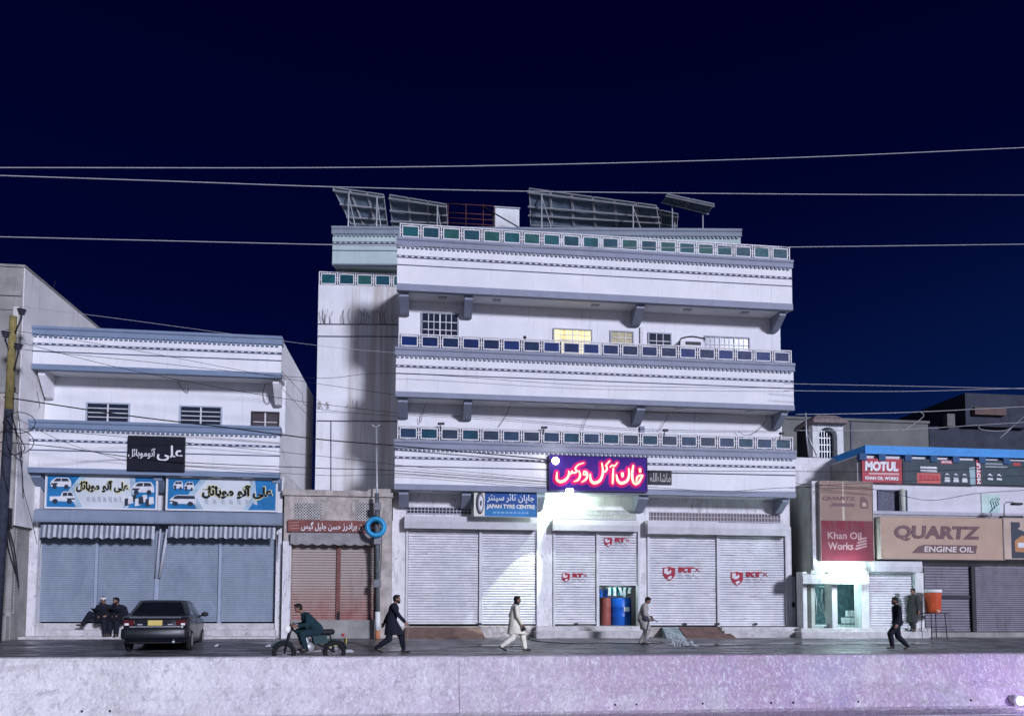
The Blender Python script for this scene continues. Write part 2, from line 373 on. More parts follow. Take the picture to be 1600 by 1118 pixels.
def shutter(parent, x0, x1, z0, z1, Y, m, pitch=.088, name='roller_shutter', depth=.024, bar=True):
    mb = MB(); n = max(3, int((z1-z0)/pitch)); p = (z1-z0)/n; nc = 9
    rows = []
    for i in range(n):
        for fz, dy in ((0.0, depth), (.10, depth*.9), (.16, .004), (.45, -.004), (.80, .002), (.97, depth*.8)):
            rows.append((z0+(i+fz)*p, dy))
    rows.append((z1, depth))
    v = []
    off = random.random()*50
    for z, dy in rows:
        for k in range(nc):
            x = x0+(x1-x0)*k/(nc-1)
            v.append((x, Y+dy+.010*mnoise.noise((x*1.3+off, z*1.1, 0)), z))
    mb.add(v, [(i*nc+k, i*nc+k+1, (i+1)*nc+k+1, (i+1)*nc+k) for i in range(len(rows)-1) for k in range(nc-1)])
    for q in range(len(mb.m)): mb.m[q] = 1 if (q//(nc-1)) % 6 in (0, 5) else 0     # groove shade painted as a darker colour, grime with it
    if bar: mb.box(x0, x1, Y-.02, Y+.03, z0-.06, z0-.001)
    return mb.build(name, [m, GROOVE.get(m.name) or M('shutter_groove_shade', (.085, .08, .09), .8, .3, 4)], parent)
def window(parent, a, b, Y, fm, pm, cols=2, rows=3, gm=None, name='window', t=.05, low=False):
    """a, b = lower-left and upper-right corners (x, z) on the wall plane Y"""
    (x0, z0), (x1, z1) = a, b
    f = MB().box(x0, x1, Y-.05, Y-.003, z1-t, z1).box(x0, x1, Y-.05, Y-.003, z0, z0+t)
    f.box(x0, x0+t, Y-.05, Y-.003, z0+t+.0005, z1-t-.0005).box(x1-t, x1, Y-.05, Y-.003, z0+t+.0005, z1-t-.0005)
    o = f.build(name, fm, parent)
    MB().box(x0+t+.001, x1-t-.001, Y-.014, Y-.004, z0+t+.001, z1-t-.001).build('pane', pm, o)
    g = MB(); n = cols
    for i in range(1, n):
        x = x0+t+(x1-x0-2*t)*i/n; g.box(x-.022, x+.022, Y-.045, Y-.016, z0+t+.001, z1-t-.001)
    for k in range(n):
        xa, xb = x0+t+(x1-x0-2*t)*k/n+.024, x0+t+(x1-x0-2*t)*(k+1)/n-.024
        for j in range(1, rows+1):
            z = z0+t+(z1-z0-2*t)*j/(rows+1); g.box(xa, xb, Y-.036, Y-.018, z-.013, z+.013)
        if low:
            for q in (1, 2):
                x = xa+(xb-xa)*q/3; g.box(x-.011, x+.011, Y-.0345, Y-.0195, z0+t+.001, z1-t-.001)
    g.build('grille', gm or RAILW, o)
    return o

# ------------------------------------------------------------------ ground, road, pavement, barrier
def gz(Y, x=0.0):                           # the apron rises from the road to the shop fronts, earlier on the left
    s_ = max(0, min((x+5)/4, 1)); return max(0, min((Y-18.6-2*s_)/(4.9-.7*s_), 1))*.22
GRND = M('dusty_ground', (.20, .185, .17), .95, .25, .6, .4, 20)
ROADM = M('pale_bounce_carriageway', (.46, .45, .44), .9, .2, .9, .4, 30)  # unseen road made this pale to bounce light up onto the soffits
WET = M('wet_dark_asphalt', (.062, .060, .066), .40, .45, 1.1, .18, 18, streak=.95, dirt=(.27, .265, .29), stretch=(.5, 4.0, 1), sthr=.43, spec=.5, bdist=.02)
struct(MB().add([(-600, -600, -.03), (600, -600, -.03), (600, 900, -.03), (-600, 900, -.03)], [(0, 1, 2, 3)]).build('ground', GRND))
struct(MB().add([(-120, -22, 0), (120, -22, 0), (120, 9.3, 0), (-120, 9.3, 0)], [(0, 1, 2, 3)]).build('near_carriageway', ROADM))
struct(MB().add([(-120, 10.1, 0), (120, 10.1, 0), (120, 18.4, 0), (-120, 18.4, 0)], [(0, 1, 2, 3)]).build('far_carriageway', ROADM))
mb = MB(); nx, ny = 150, 26; v = []
for j in range(ny+1):
    Yj = 18.4+j*9.6/ny
    for i in range(nx+1):
        Xi = -24+i*54/nx
        v.append((Xi, Yj, gz(Yj, Xi)+.004+.022*mnoise.noise((Xi*.5, Yj*.9, 3))*min(1, (Yj-18.4)*.8)))
mb.add(v, [(j*(nx+1)+i, j*(nx+1)+i+1, (j+1)*(nx+1)+i+1, (j+1)*(nx+1)+i) for j in range(ny) for i in range(nx)], 0, True)
struct(mb.build('roadside_apron', WET))

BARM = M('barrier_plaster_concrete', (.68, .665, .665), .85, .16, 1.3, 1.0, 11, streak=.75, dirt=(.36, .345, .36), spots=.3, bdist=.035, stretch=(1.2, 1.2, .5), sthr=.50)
yb = 9.72
def blotch(m, layers, rough=None):
    """more paint, dirt and painted light layers over a material's colour: (scale, stretch, distortion, lo, hi, colour, strength, x0, x1)"""
    t = m.node_tree; N, L = t.nodes, t.links; b = N['Principled BSDF']; src = b.inputs['Base Color'].links[0].from_socket
    geo = N.new('ShaderNodeNewGeometry'); sp = N.new('ShaderNodeSeparateXYZ'); L.new(geo.outputs['Position'], sp.inputs[0])
    def field(scale, st, di, lo, hi):
        mp = N.new('ShaderNodeMapping'); mp.inputs['Scale'].default_value = st; L.new(geo.outputs['Position'], mp.inputs[0])
        n = N.new('ShaderNodeTexNoise'); n.inputs['Scale'].default_value = scale; n.inputs['Detail'].default_value = 6; n.inputs['Roughness'].default_value = .62; n.inputs['Distortion'].default_value = di
        L.new(mp.outputs[0], n.inputs['Vector'])
        r = N.new('ShaderNodeMapRange'); r.inputs[1].default_value = lo; r.inputs[2].default_value = hi; L.new(n.outputs['Fac'], r.inputs[0]); return r.outputs[0]
    for sc, st, di, lo, hi, col, k, x0, x1 in layers:
        f = field(sc, st, di, lo, hi); mu = N.new('ShaderNodeMath'); mu.operation = 'MULTIPLY'; L.new(f, mu.inputs[0]); mu.inputs[1].default_value = k; f = mu.outputs[0]
        if x0 is not None:
            xr = N.new('ShaderNodeMapRange'); xr.inputs[1].default_value = x0; xr.inputs[2].default_value = x1; L.new(sp.outputs['X'], xr.inputs[0])
            m2 = N.new('ShaderNodeMath'); m2.operation = 'MULTIPLY'; L.new(f, m2.inputs[0]); L.new(xr.outputs[0], m2.inputs[1]); f = m2.outputs[0]
        x = N.new('ShaderNodeMixRGB'); L.new(f, x.inputs[0]); L.new(src, x.inputs[1]); x.inputs[2].default_value = (*col, 1); src = x.outputs[0]
    L.new(src, b.inputs['Base Color'])
    if rough:
        f = field(*rough[:5]); r = N.new('ShaderNodeMapRange'); r.inputs[3].default_value = rough[5]; r.inputs[4].default_value = rough[6]; L.new(f, r.inputs[0]); L.new(r.outputs[0], b.inputs['Roughness'])
blotch(WHITE, [(7, (2.2, 2.2, .07), .3, .60, .74, (.40, .39, .42), .8, None, 0), (.35, (1, 1, 1), .4, .40, .70, (.60, .61, .66), .45, None, 0), (40, (1, 1, 1), .5, .66, .74, (.45, .44, .45), .35, None, 0)])
blotch(SHW, [(2.5, (.5, .5, 5), .8, .56, .68, (.25, .23, .24), .6, None, 0), (14, (1, 1, 3.2), .6, .63, .68, (.12, .105, .11), .8, None, 0), (.8, (1, 1, .8), .4, .42, .68, (.48, .50, .55), .5, None, 0)])
blotch(SHB, [(1.5, (1, 1, .4), .5, .5, .7, (.15, .19, .26), .5, None, 0), (12, (1, 1, 3), .5, .66, .71, (.09, .11, .14), .7, None, 0)])
blotch(WHITE2, [(3, (2.5, 2.5, .5), 1.0, .56, .70, (.22, .21, .21), .7, None, 0), (12, (1, 1, .7), .8, .62, .68, (.10, .095, .09), .7, None, 0)])
blotch(PALEC, [(6, (1, 1, 2), .8, .58, .68, (.16, .15, .15), .65, None, 0)])
blotch(BARM, [(1.4, (1, 1, 1), .5, .20, .55, (.45, .325, .455), .95, -3.8, 3.5), (1.1, (1, 1, 1), .3, .45, .7, (.34, .30, .55), .6, 3.2, 5.6),  # these two: purple light tint painted into the barrier's right side
              (9, (1, 1, .7), .8, .53, .68, (.38, .365, .39), .75, None, 0), (15, (1, 1, .5), 1.2, .55, .66, (.86, .85, .88), .6, None, 0), (34, (1, 1, .6), .6, .52, .64, (.82, .81, .83), .5, None, 0), (26, (1, 1, 1), .8, .58, .70, (.30, .29, .31), .6, None, 0), (1.4, (.35, 1, 3.2), .8, .56, .70, (.34, .31, .33), .55, None, 0)])
blotch(WET, [(1.0, (.5, 2, 1), .4, .25, .5, (.028, .027, .033), .85, 1.0, -6.0), (1.3, (.5, 5, 1), .8, .48, .62, (.30, .295, .32), .75, None, 0), (3, (.4, 3, 1), .5, .52, .66, (.025, .026, .032), .55, None, 0), (9, (.6, 2, 1), .3, .64, .70, (.5, .49, .52), .7, None, 0)], (1.6, (.45, 3, 1), .6, .42, .62, .75, .16))
def bar_prof(x):
    w = .012*mnoise.noise((x*.9, 2, 0)); t = .745+.008*mnoise.noise((x*.7, 9, 0))+.004*mnoise.noise((x*3.1, 5, 0))
    return [(yb-.75, -.05), (yb-.75, .012), (yb-.31+w, .022), (yb-.245+w, .05), (yb-.12+w, .32), (yb-.085, .37), (yb-.035, .70), (yb-.015, t-.012), (yb+.01, t), (yb+.15, t), (yb+.17, t-.03), (yb+.26, .34), (yb+.45, .04), (yb+.45, -.05)]
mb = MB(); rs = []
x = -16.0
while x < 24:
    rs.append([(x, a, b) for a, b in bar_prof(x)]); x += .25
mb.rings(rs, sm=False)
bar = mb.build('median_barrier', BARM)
tag(bar, 'long rough concrete median barrier running along the bottom of the photo', 'road barrier')
for jx in (717, ):
    xx = X(jx, yb-.03, 1080)
    MB().prism_x([(yb-.300, .0), (yb-.250, .051), (yb-.124, .321), (yb-.088, .37), (yb-.037, .69), (yb-.0, .69), (yb-.0, .0)], xx-.004, xx+.004).build('joint', M('joint_dirt', (.2, .19, .2), .9), bar)
for px, py in ((120, 1113), (160, 1114), (961, 1100), (993, 1099), (1237, 1096), (1102, 1100), (1208, 1098), (1356, 1099), (1488, 1088)):
    p = ZG(px, py, .12); xx = p.x
    MB().ell((xx, yb-.214, .12), (.013, .015, .016)).build('drain_hole', DARK, bar)

# ------------------------------------------------------------------ the tall white building
YF, YW = 25.0, 25.95
def zav(l, r_, Y=YF): return (U(622, l, Y).z + U(1234, r_, Y).z)/2
F3 = [zav(*q) for q in ((371, 408), (387, 423), (398, 433), (402, 437), (412.6, 447.7), (443.5, 474), (454, 484))]
F2 = [zav(*q) for q in ((543, 567.5), (560, 582), (571, 592.5), (575, 596), (583.7, 606), (610, 634), (619, 641))]
F1 = [zav(*q) for q in ((686, 704.5), (703, 720), (712, 728.5), (716, 732), (728, 742), (753.5, 770), (762, 779))]
X0, X1 = X(618.3, YF, 600), X(1240, YF, 600)
XW0, XW1 = X(622, YW, 600), X(1220.5, YW, 600)
main = thing('shop_house', 'tall white three storey building with blue panelled balconies over closed shutters', 'building', ((X0+X1)/2, YF, .2))
zt3 = F3[0]
zsh = Z(823, YW, 860)                       # top of the ground floor shutters
MB().box(XW0, XW1, YW, YW+5.5, F1[6]+.35, zt3-.15).build('wall', WHITE, main)
for k, F in enumerate((F3, F2, F1)):
    fascia(main, X0, X1, YF, F, YW-.001)
    for (a, b) in ((621, 637), (724, 738), (994, 1008)) if k < 2 else ((624, 640), (722, 737), (838, 852), (996, 1012)):
        xa, xb = X(a, YF+.2, 620), X(b, YF+.2, 620)
        bracket(main, xa+.02, xb, YF, YW, F[6]+.028, F[6]-.52)
    bracket(main, X1-.40, X1-.16, YF, YW, F[6]+.028, F[6]-.50)
    # small lamps let into the soffit
    for q in ((690, 775, 930, 1075, 1165) if k == 0 else (803, 935, 1060, 1170) if k == 1 else (683, 800, 1066, 1172)):
        xx = X(q, YF+.5, 640)
        on = False
        MB().box(xx-.15, xx+.15, YF+.38, YF+.56, F[6]+.004, F[6]+.029).build('soffit_lamp', M('unlit_soffit_lamp', (.7, .7, .72), .4) if k > 0 else GREY, main)
teal = [M('teal_tinted_panel', (.012, .085, .10), .45, .3, 3, bump=0, spec=.12), M('dark_teal_tinted_panel', (.012, .06, .085), .45, .3, 3, bump=0, spec=.12), M('green_teal_tinted_panel', (.02, .09, .085), .45, .3, 3, bump=0, spec=.12)]
blue = [M('deep_blue_tinted_panel', (.004, .022, .115), .45, .25, 3, bump=0, spec=.12), M('navy_tinted_panel', (.004, .016, .08), .45, .3, 3, bump=0, spec=.12), M('dark_navy_tinted_panel', (.006, .020, .066), .45, .3, 3, bump=0, spec=.12)]
slate = [M('slate_tinted_panel', (.024, .05, .10), .45, .3, 3, bump=0, spec=.12), M('teal_slate_tinted_panel', (.012, .055, .09), .45, .3, 3, bump=0, spec=.12), M('grey_slate_tinted_panel', (.03, .045, .075), .45, .3, 3, bump=0, spec=.12)]
for F, (l, r_), cols, dk in ((F3, (348, 386.5), teal, ((0, .38), (.82, 1))), (F2, (521.5, 546), blue, ((0, .40), (.50, 1))), (F1, (664, 682.5), slate, ((0, 1), ))):
    h = zav(l, r_, YF+.03)-F[0]-.004
    railing(main, Vector((X0+.09, YF+.03, F[0]+.002)), Vector((X1-.07, YF+.03, F[0]+.002)), h, 20, cols, dk)
# pilaster under the right-hand bracket and ground floor walls
MB().box(X(999, YW, 640), X(1006, YW, 640), YW-.09, YW-.001, F1[0], F2[6]-.53).build('drain_pipe', TRIM, main)
MB().box(X(999.5, YW, 500), X(1004.5, YW, 500), YW-.07, YW-.001, F2[0], F3[6]-.53).build('drain_pipe', WHITE2, main)
zpl = Z(977, YW-.2, 800)                    # plinth top
gf = MB()
gf.box(XW0-.12, XW1+.25, YW-.02, YW+.25, zsh+.14, F1[6]+.36)
for a, b in ((612, 637), (839, 866), (997, 1014), (1226, 1236)): gf.box(X(a, YW, 900), X(b, YW, 900), YW-.06, YW+.30, .1, zsh+.139)
gf.box(XW0-.12, XW1+.25, YW+3.2, YW+3.4, .1, zsh+.5)
gf.box(XW0-.12, XW1+.25, YW+.31, YW+3.19, zpl-.12, zpl-.02)
gf.build('ground_floor_wall', WHITE2, main)
for a, b in ((XW0-.12, XW0+.02), (XW1+.1, XW1+.25)): MB().box(a, b, YW+.26, YW+5.5, .1, F1[6]+.34).build('side_wall', WHITE2, main)
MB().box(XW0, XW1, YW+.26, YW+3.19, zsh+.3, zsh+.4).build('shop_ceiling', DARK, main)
# ventilation grilles over the shutters
for a, b, y0, y1, wv, lit in ((636, 736, 792, 803, .0, 0), (869, 993, 796, 811, .0, 1), (1015, 1218, 801, 815, .02, 2)):
    xa, xb = X(a, YW, y0), X(b, YW, y0); za, zb = Z(y1, YW, (a+b)/2), Z(y0, YW, (a+b)/2)
    vb = MB().box(xa, xb, YW-.035, YW-.0215, za, zb).build('vent_backing', [DARK, M('pale_vent_sheet', (.38, .40, .33), .6, .3, 5), M('brown_vent_sheet', (.17, .13, .13), .7, .3, 5)][lit], main)
    g = MB(); n = int((xb-xa)/.12)
    for i in range(n+1):
        q = xa+(xb-xa)*i/n; g.box(q-.012, q+.012, YW-.055, YW-.0355, za, zb)
    g.box(xa, xb, YW-.06, YW-.05505, zb-.03, zb).box(xa, xb, YW-.06, YW-.05505, za, za+.03).box(xa, xb, YW-.06, YW-.05505, (za+zb)/2-.012, (za+zb)/2+.012)
    g.build('vent_bar', GREY, vb)
# metal hoods
for a, b, y0, y1, bend in ((632, 839, 805, 826, 0), (864, 998, 811, 829, 1), (1012, 1122, 812, 834, 1), (1122, 1233, 815, 836, 1)):
    xa, xb = X(a, YW-.4, y0), X(b, YW-.4, y0); za, zb = Z(y1, YW-.4, (a+b)/2), Z(y0, YW-.4, (a+b)/2)
    mb = MB(); n = 14; rs = []
    for i in range(n+1):
        q = xa+.002+(xb-xa-.004)*i/n; s_ = .02*bend*mnoise.noise((q*2.5, a, 0))
        rs.append([(q, YW-.07, za+.02), (q, YW-.42+s_, za+s_), (q, YW-.45+s_, (za+zb)/2), (q, YW-.42, zb-.04+s_), (q, YW-.07, zb)])
    mb.rings(rs, sm=False)
    mb.build('shutter_hood', M('dented_white_hood_paint', (.50, .49, .51), .5, .1, 2, .15, 30, streak=.6, dirt=(.3, .29, .3)), main)
SHY = YW-.04
def sx_(a): return X(a, SHY, 900)
def sz(py, px): return Z(py, SHY, px)
shs = []
for a, b, y0, y1 in ((638, 748, 818, 974), (753, 838, 818, 974), (867, 931, 820, 974), (936, 996, 820, 914), (1015, 1119, 822, 976), (1124, 1226, 822, 977)):
    s_ = shutter(main, sx_(a), sx_(b), sz(y1, (a+b)/2)+.06, sz(y0, (a+b)/2), SHY, SHW)
    shs.append(s_)
for a, b in ((634, 637.5), (748.5, 752.5), (838.2, 840), (864, 866.6), (931.4, 935.6), (996.3, 999), (1011, 1014.6), (1119.4, 1123.6), (1226.4, 1230)):
    MB().box(sx_(a), sx_(b), SHY-.075, SHY+.05, zpl-.02, sz(822, a)).build('shutter_guide', M('white_guide_rail', (.55, .55, .57), .5, .1, 3, streak=.5), main)
# padlock bolts
for px in (749, 799, 900, 1121, 1070, 1180):
    p = U(px, 975, SHY-.05); MB().box(p.x-.07, p.x+.07, SHY-.09, SHY-.0755, p.z-.02, p.z+.06).build('shutter_bolt', BLACKM, main)
# plinth and steps
def step(px0, px1, ytop, ybot, Y, m=PALEC, name='step', dz=0):
    xa, xb = X(px0, Y, 985), X(px1, Y, 985); pm = (px0+px1)/2
    return MB().box(xa, xb, Y, YW+.3, 0, Z(ytop, Y, pm)).build(name, m, main, bevel=.015)
step(838, 1012, 978, 995, YW-.55)
step(838, 1014, 985.5, 996, YW-.95)
step(1128, 1248, 979, 993, YW-.6); step(1132, 1250, 985, 994, YW-.85)
step(750, 838, 977, 996, YW-.25, M('crumbling_brick_plinth', (.40, .36, .36), .9, .45, 6, .8, 25, streak=.6, dirt=(.15, .10, .10), spots=.8))
step(612, 750, 978, 996, YW-.2, OLDPL); step(1012, 1128, 979, 996, YW-.2, OLDPL)
# sheet ramps up to the shutters
RUST = M('rusty_ramp_sheet', (.17, .105, .09), .7, .3, 3, .3, 30, streak=.5, dirt=(.08, .06, .06))
for a, b, y0, y1, nm in ((634, 750, 979, 995, 'brown'), (1060, 1128, 979, 995, 'grey')):
    pa, pb = X(a, YW-.25, 985), X(b, YW-.25, 985); zt = Z(y0, YW-.25, (a+b)/2)
    yl = YW-1.25
    o = MB().hexa([(pa-.03, yl, gz(yl)+.02), (pb+.12, yl, gz(yl)+.02), (pb, YW-.28, zt), (pa, YW-.28, zt)], [(pa-.03, yl, gz(yl)-.02), (pb+.12, yl, gz(yl)-.02), (pb, YW-.28, zt-.05), (pa, YW-.28, zt-.05)]).build('entrance_ramp', RUST)
    tag(o, 'rusty brown sheet ramp below the wide white shutters on the left of the tall building' if nm == 'brown' else 'short grey brown ramp below the shutter beside the man hosing the ground', 'ramp')
ca = M('pale_ramp_slab', (.26, .32, .33), .6, .4, 5, .4, 30, spots=.9, dirt=(.1, .2, .2))
pa, pb = X(1035, YW-.3, 985), X(1059, YW-.3, 985)
MB().hexa([(pa-.1, YW-1.1, gz(YW-1.1)+.02), (pb, YW-1.1, gz(YW-1.1)+.02), (pb, YW-.28, Z(979, YW-.25, 1045)), (pa, YW-.28, Z(979, YW-.25, 1045))], [(pa-.1, YW-1.1, 0), (pb, YW-1.1, 0), (pb, YW-.28, .1), (pa, YW-.28, .1)]).build('threshold_slab', ca, main)
# windows of the top floor
fr = M('grey_window_frame', (.30, .31, .35), .5, .1)
wz = F2[0]+.1
def win(px0, px1, ytop, m, cols, rows, fm=fr, low=False, zb=wz):
    return window(main, (X(px0, YW, ytop), zb), (X(px1, YW, ytop), Z(ytop, YW, (px0+px1)/2)), YW, fm, m, cols, rows, low=low)
win(658, 717, 489, GLASSD, 2, 4, low=True)
win(864, 925, 514, GLOWY, 2, 5, low=True)
win(953, 990, 517, M('dim_yellow_window', (.30, .27, .17), .4, .4, 7, emit=.10, ecol=(.95, .8, .35), bump=0), 1, 4, fm=M('pale_grey_surround', (.36, .37, .42), .6, .1), low=True)
win(1012, 1049, 520, GLASSD, 1, 3, fm=M('pale_grey_surround', (.3, .3, .3)), low=True)
win(1100, 1171, 526, M('curtained_window_glass', (.11, .12, .16), .2, .4, 6, bump=0), 3, 3, low=True)
# rear wing: plain tower behind, and the roof storey above
TW0 = 29.0
def T(px, py, dY=0): return UR(px, py, TW0+dY, 560, R(-3))
a, b = T(495, 600), T(650, 600)
mt2 = M('pale_grey_green_wall', (.42, .52, .50), .75, .1, 1.2, .2, 50, streak=.5, dirt=(.25, .32, .33))  # darker and greener wall colour for the roof storey
mt = M('rear_wall_paint', (.68, .68, .69), .75, .08, 1.2, .15, 70, streak=.5, dirt=(.40, .38, .34))
zt = T(560, 446).z
mb = MB(); mb.hexa([a.xyz*1, b.xyz*1, b+Vector((.3, 6, 0)), a+Vector((.3, 6, 0))], [a*1, b*1, b*1, a*1])
mb = MB()
c, d = b+Vector((.3, 5.5, 0)), a+Vector((.3, 5.5, 0))
mb.add([(p.x, p.y, 0) for p in (a, b, c, d)]+[(p.x, p.y, zt) for p in (a, b, c, d)], [(0, 3, 2, 1), (4, 5, 6, 7), (0, 1, 5, 4), (1, 2, 6, 5), (2, 3, 7, 6), (3, 0, 4, 7)])
wing = mb.build('rear_wing', mt, main)
lines = MB()
def wl(p, q, r=.018): lines.tube([p, q], r, 5)
for y in (506, 525, 657): wl(T(495, y, -.02), T(625, y+1, -.02))
wl(T(517, 657, -.02), T(517, 770, -.02))
lines.build('wall_pipe', LINE, wing)
vine = MB()
for i in range(34):                          # dry reeds hanging on the pipe of the tower wall
    px = random.uniform(500, 620) if i < 24 else random.uniform(498, 560)
    py = 506 if i < 24 else 638
    h = random.uniform(14, 26) if i < 24 else random.uniform(6, 16)
    vine.tube([T(px, py, -.05), T(px+random.uniform(-4, 4), py-h*.6, -.07), T(px+random.uniform(-5, 5), py-h, -.05)], .008, 4)
dv = vine.build('dry_climber', M('dry_stalks', (.13, .125, .11), .9, .3)); tag(dv, 'dry leafless stalks clinging to the plain rear tower wall', 'dead climber')
blotch(mt, [(2.0, (2, 2, .05), .3, .46, .60, (.40, .35, .30), .7, T(530, 600).x, T(548, 600).x), (1.6, (1, 1, .15), .4, .45, .65, (.45, .52, .52), .6, T(535, 600).x, T(600, 600).x)])  # brown stain streaks, then teal shade painted into the wall's right side
railing(main, T(499, 446, .05)+Vector((0, 0, .01)), T(640, 447, .05)+Vector((0, 0, .01)), T(560, 425, .05).z-zt-.01, 5, teal)
# roof storey
PA = R(-6.2)
def P(px, py, dY=0): return UR(px, py, 28.6+dY, 570, PA)
a, b = P(520, 356), P(1157, 357)
zs = [P(560, q).z for q in (355, 369.5, 377.5, 381.5, 391.5, 412, 414)]
L_ = (b-a).xy.length
pent = thing('tmp', 'x', 'x')
fo = fascia(pent, 0, L_, 0, zs, 5.0, wm=mt2, tm=M('grey_green_trim_paint', (.22, .255, .30), .6, .1))
Tm = Matrix.Translation((a.x, a.y, 0)) @ Matrix.Rotation(math.atan2(b.y-a.y, b.x-a.x), 4, 'Z')
for o in [fo]+list(fo.children): o.data.transform(Tm)
fo.parent = wing; fo.location = (0, 0, 0); fo.name = 'roof_storey'
bpy.data.objects.remove(pent)
mb = MB(); q = [Tm @ Vector(p) for p in ((.3, 1.0, 0), (L_-.1, 1.0, 0), (L_-.1, 5, 0), (.3, 5, 0))]
mb.add([(p.x, p.y, zt3-.5) for p in q]+[(p.x, p.y, zs[6]+.05) for p in q], [(0, 3, 2, 1), (4, 5, 6, 7), (0, 1, 5, 4), (1, 2, 6, 5), (2, 3, 7, 6), (3, 0, 4, 7)])
mb.build('roof_storey_wall', M('dark_teal_wall', (.10, .17, .22), .8, .15), wing)

# ------------------------------------------------------------------ solar panels and other things on the roof
CELL = M('solar_panel_back', (.14, .19, .25), .5, .3, 3, bump=0, streak=.4, dirt=(.2, .22, .25))
ALU = M('aluminium_rail', (.45, .46, .48), .4, .1, metal=.3)
def solar(label, c, n, rails, legs, cat='solar panel', strip=.03, brace=True):
    """c: near-left, near-right, far-right, far-left corners"""
    c = [Vector(p) for p in c]; t = thing('solar_panel_array', label, cat, c[0], 'solar panel tables on the roof')
    nrm = (c[1]-c[0]).cross(c[3]-c[0]).normalized()
    if nrm.z > 0: nrm = -nrm
    at = lambda u, w: c[0].lerp(c[1], u).lerp(c[3].lerp(c[2], u), w)
    for i in range(n):
        u0, u1 = (i+strip)/n, (i+1-strip)/n
        a, b, d, e_ = at(u0, 0), at(u1, 0), at(u1, 1), at(u0, 1)
        o = MB().hexa([a, b, d, e_], [q-nrm*.035 for q in (a, b, d, e_)]).build('panel', CELL, t)
        f = MB()
        for p, q in ((a, b), (b, d), (d, e_), (e_, a)): f.tube([p+nrm*.012, q+nrm*.012], .026, 4, sm=False)
        f.build('panel_frame', ALU, o)
    for w in rails: MB().tube([at(-.01, w)+nrm*.06, at(1.01, w)+nrm*.06], .038, 4, sm=False).build('support_rail', ALU, t)
    for u, w, zb in legs:
        p = at(u, w)+nrm*.09
        MB().tube([p, (p.x, p.y, zb)], .036, 5).build('leg', ALU, t)
        if brace:
            q = at(min(u+.16, 1), min(w+.5, .95))
            MB().tube([(p.x, p.y, p.z-.06), (q.x, q.y, zb)], .022, 5).build('brace', ALU, t)
    return t
zr = zs[0]-.2
YS = 30.6
def S(px, py, dY=0): return UR(px, py, YS+dY, 570, R(-4))
solar('solar panel table at the left end of the roof, above the plain tower', (S(519, 292), S(600, 304), S(606, 352, 1.0), S(548, 350, 1.0)), 3, (.08, .45, .8), ((.3, .1, zr), (.86, .1, zr)))
solar('middle solar panel table on the roof, left of the open rusty frame', (S(608, 304), S(698, 319), S(700, 352, 1.0), S(612, 352, 1.0)), 3, (.1, .5, .85), ((.84, .1, zr), ))
solar('longest solar panel table on the roof, right of the white tank', (S(826, 294), S(1026, 321), S(1032, 358, 1.05), S(828, 352, 1.05)), 6, (.1, .48, .72), ((.1, .12, zr), (.81, .12, zr)))
solar('small steep solar panel table at the right end of the roof', (S(1042, 303, 1.2), S(1117, 319, 1.2), S(1106, 334, 1.8), S(1034, 316, 1.8)), 2, (.1, .9), ((.22, .9, zr), (.88, .9, zr)), brace=False)
solar('low dark solar panel table tucked behind the small steep one', (S(1003, 322, 2.2), S(1060, 334, 2.2), S(1058, 356, 3), S(1008, 352, 3)), 2, (.2, .8), ((.9, .2, zr), ), brace=False)
RF = M('rust_red_steel', (.10, .035, .035), .7, .3)
ft = thing('roof_frame', 'open rusty red steel frame between solar panels and white tank on the roof', 'metal frame', S(735, 350))
for y in (319, 333, 341, 349): MB().tube([S(698, y-1, 1), S(772, y+3, 1)], .025, 4).build('rail', RF, ft)
for x in (700, 728, 755, 772): MB().tube([S(x, 319 if x < 760 else 324, 1), S(x, 360, 1)], .025, 4).build('post', RF, ft)
MB().tube([S(753, 322, .9), S(812, 356, .9)], .03, 4).build('brace', BLACKM, ft)
a, b = S(773, 324, 2), S(812, 325, 2)
tk = thing('water_tank', 'white square water tank standing on the roof between the solar panels', 'water tank', (a.x, a.y, zr))
MB().box(a.x, b.x, a.y, a.y+1.1, zr-.2, a.z).build('body', M('white_tank_paint', (.62, .64, .64), .5, .15, 1.5, streak=.6, dirt=(.2, .25, .27)), tk, bevel=.05)
MB().box(a.x-.03, b.x+.03, a.y-.03, a.y+1.13, a.z+.002, a.z+.05).build('lid', GREY, tk)

# ------------------------------------------------------------------ far-left concrete building
fl = thing('concrete_building', 'grey concrete building at the left edge of the photo with a plain white side wall', 'building', (X(0, 24.4), 24.4, 0))
FX = X(38, 24.4, 450); zt = Z(416, 24.4, 30); zb = Z(820, 24.4, 30)
MB().box(FX-9, FX-.03, 24.4, 33, zb, zt-.03).build('wall', CONC, fl)
MB().box(FX-.03, FX, 24.40, 33, zb, zt-.03).build('side_wall', M('rain_stained_white_wall', (.70, .685, .68), .8, .1, 1.2, .3, 40, streak=.55, dirt=(.40, .36, .34), spots=.2), fl)
MB().box(FX-9.03, FX+.02, 24.36, 33, zt-.032, zt+.04).build('coping', CONC, fl)
for y0, y1, d in ((455, 462, .05), (478, 484, .03), (605, 614, .07), (812, 822, .05)):
    MB().box(FX-9, FX-.06, 24.4-d, 24.399, Z(y1, 24.4, 15), Z(y0, 24.4, 15)).build('ledge', CONC, fl)
MB().box(FX-9, FX-.30, 24.37, 24.398, Z(812, 24.4, 15)+.01, Z(614, 24.4, 15)-.01).build('plaster_panel', OLDPL, fl)
MB().box(FX-.26, FX-.10, 24.33, 24.399, zb, Z(480, 24.4, 30)).build('corner_pilaster', M('pale_weathered_plaster', (.55, .53, .50), .9, .2, 3, .5, 30, streak=.8, dirt=(.2, .19, .18), spots=.5), fl)
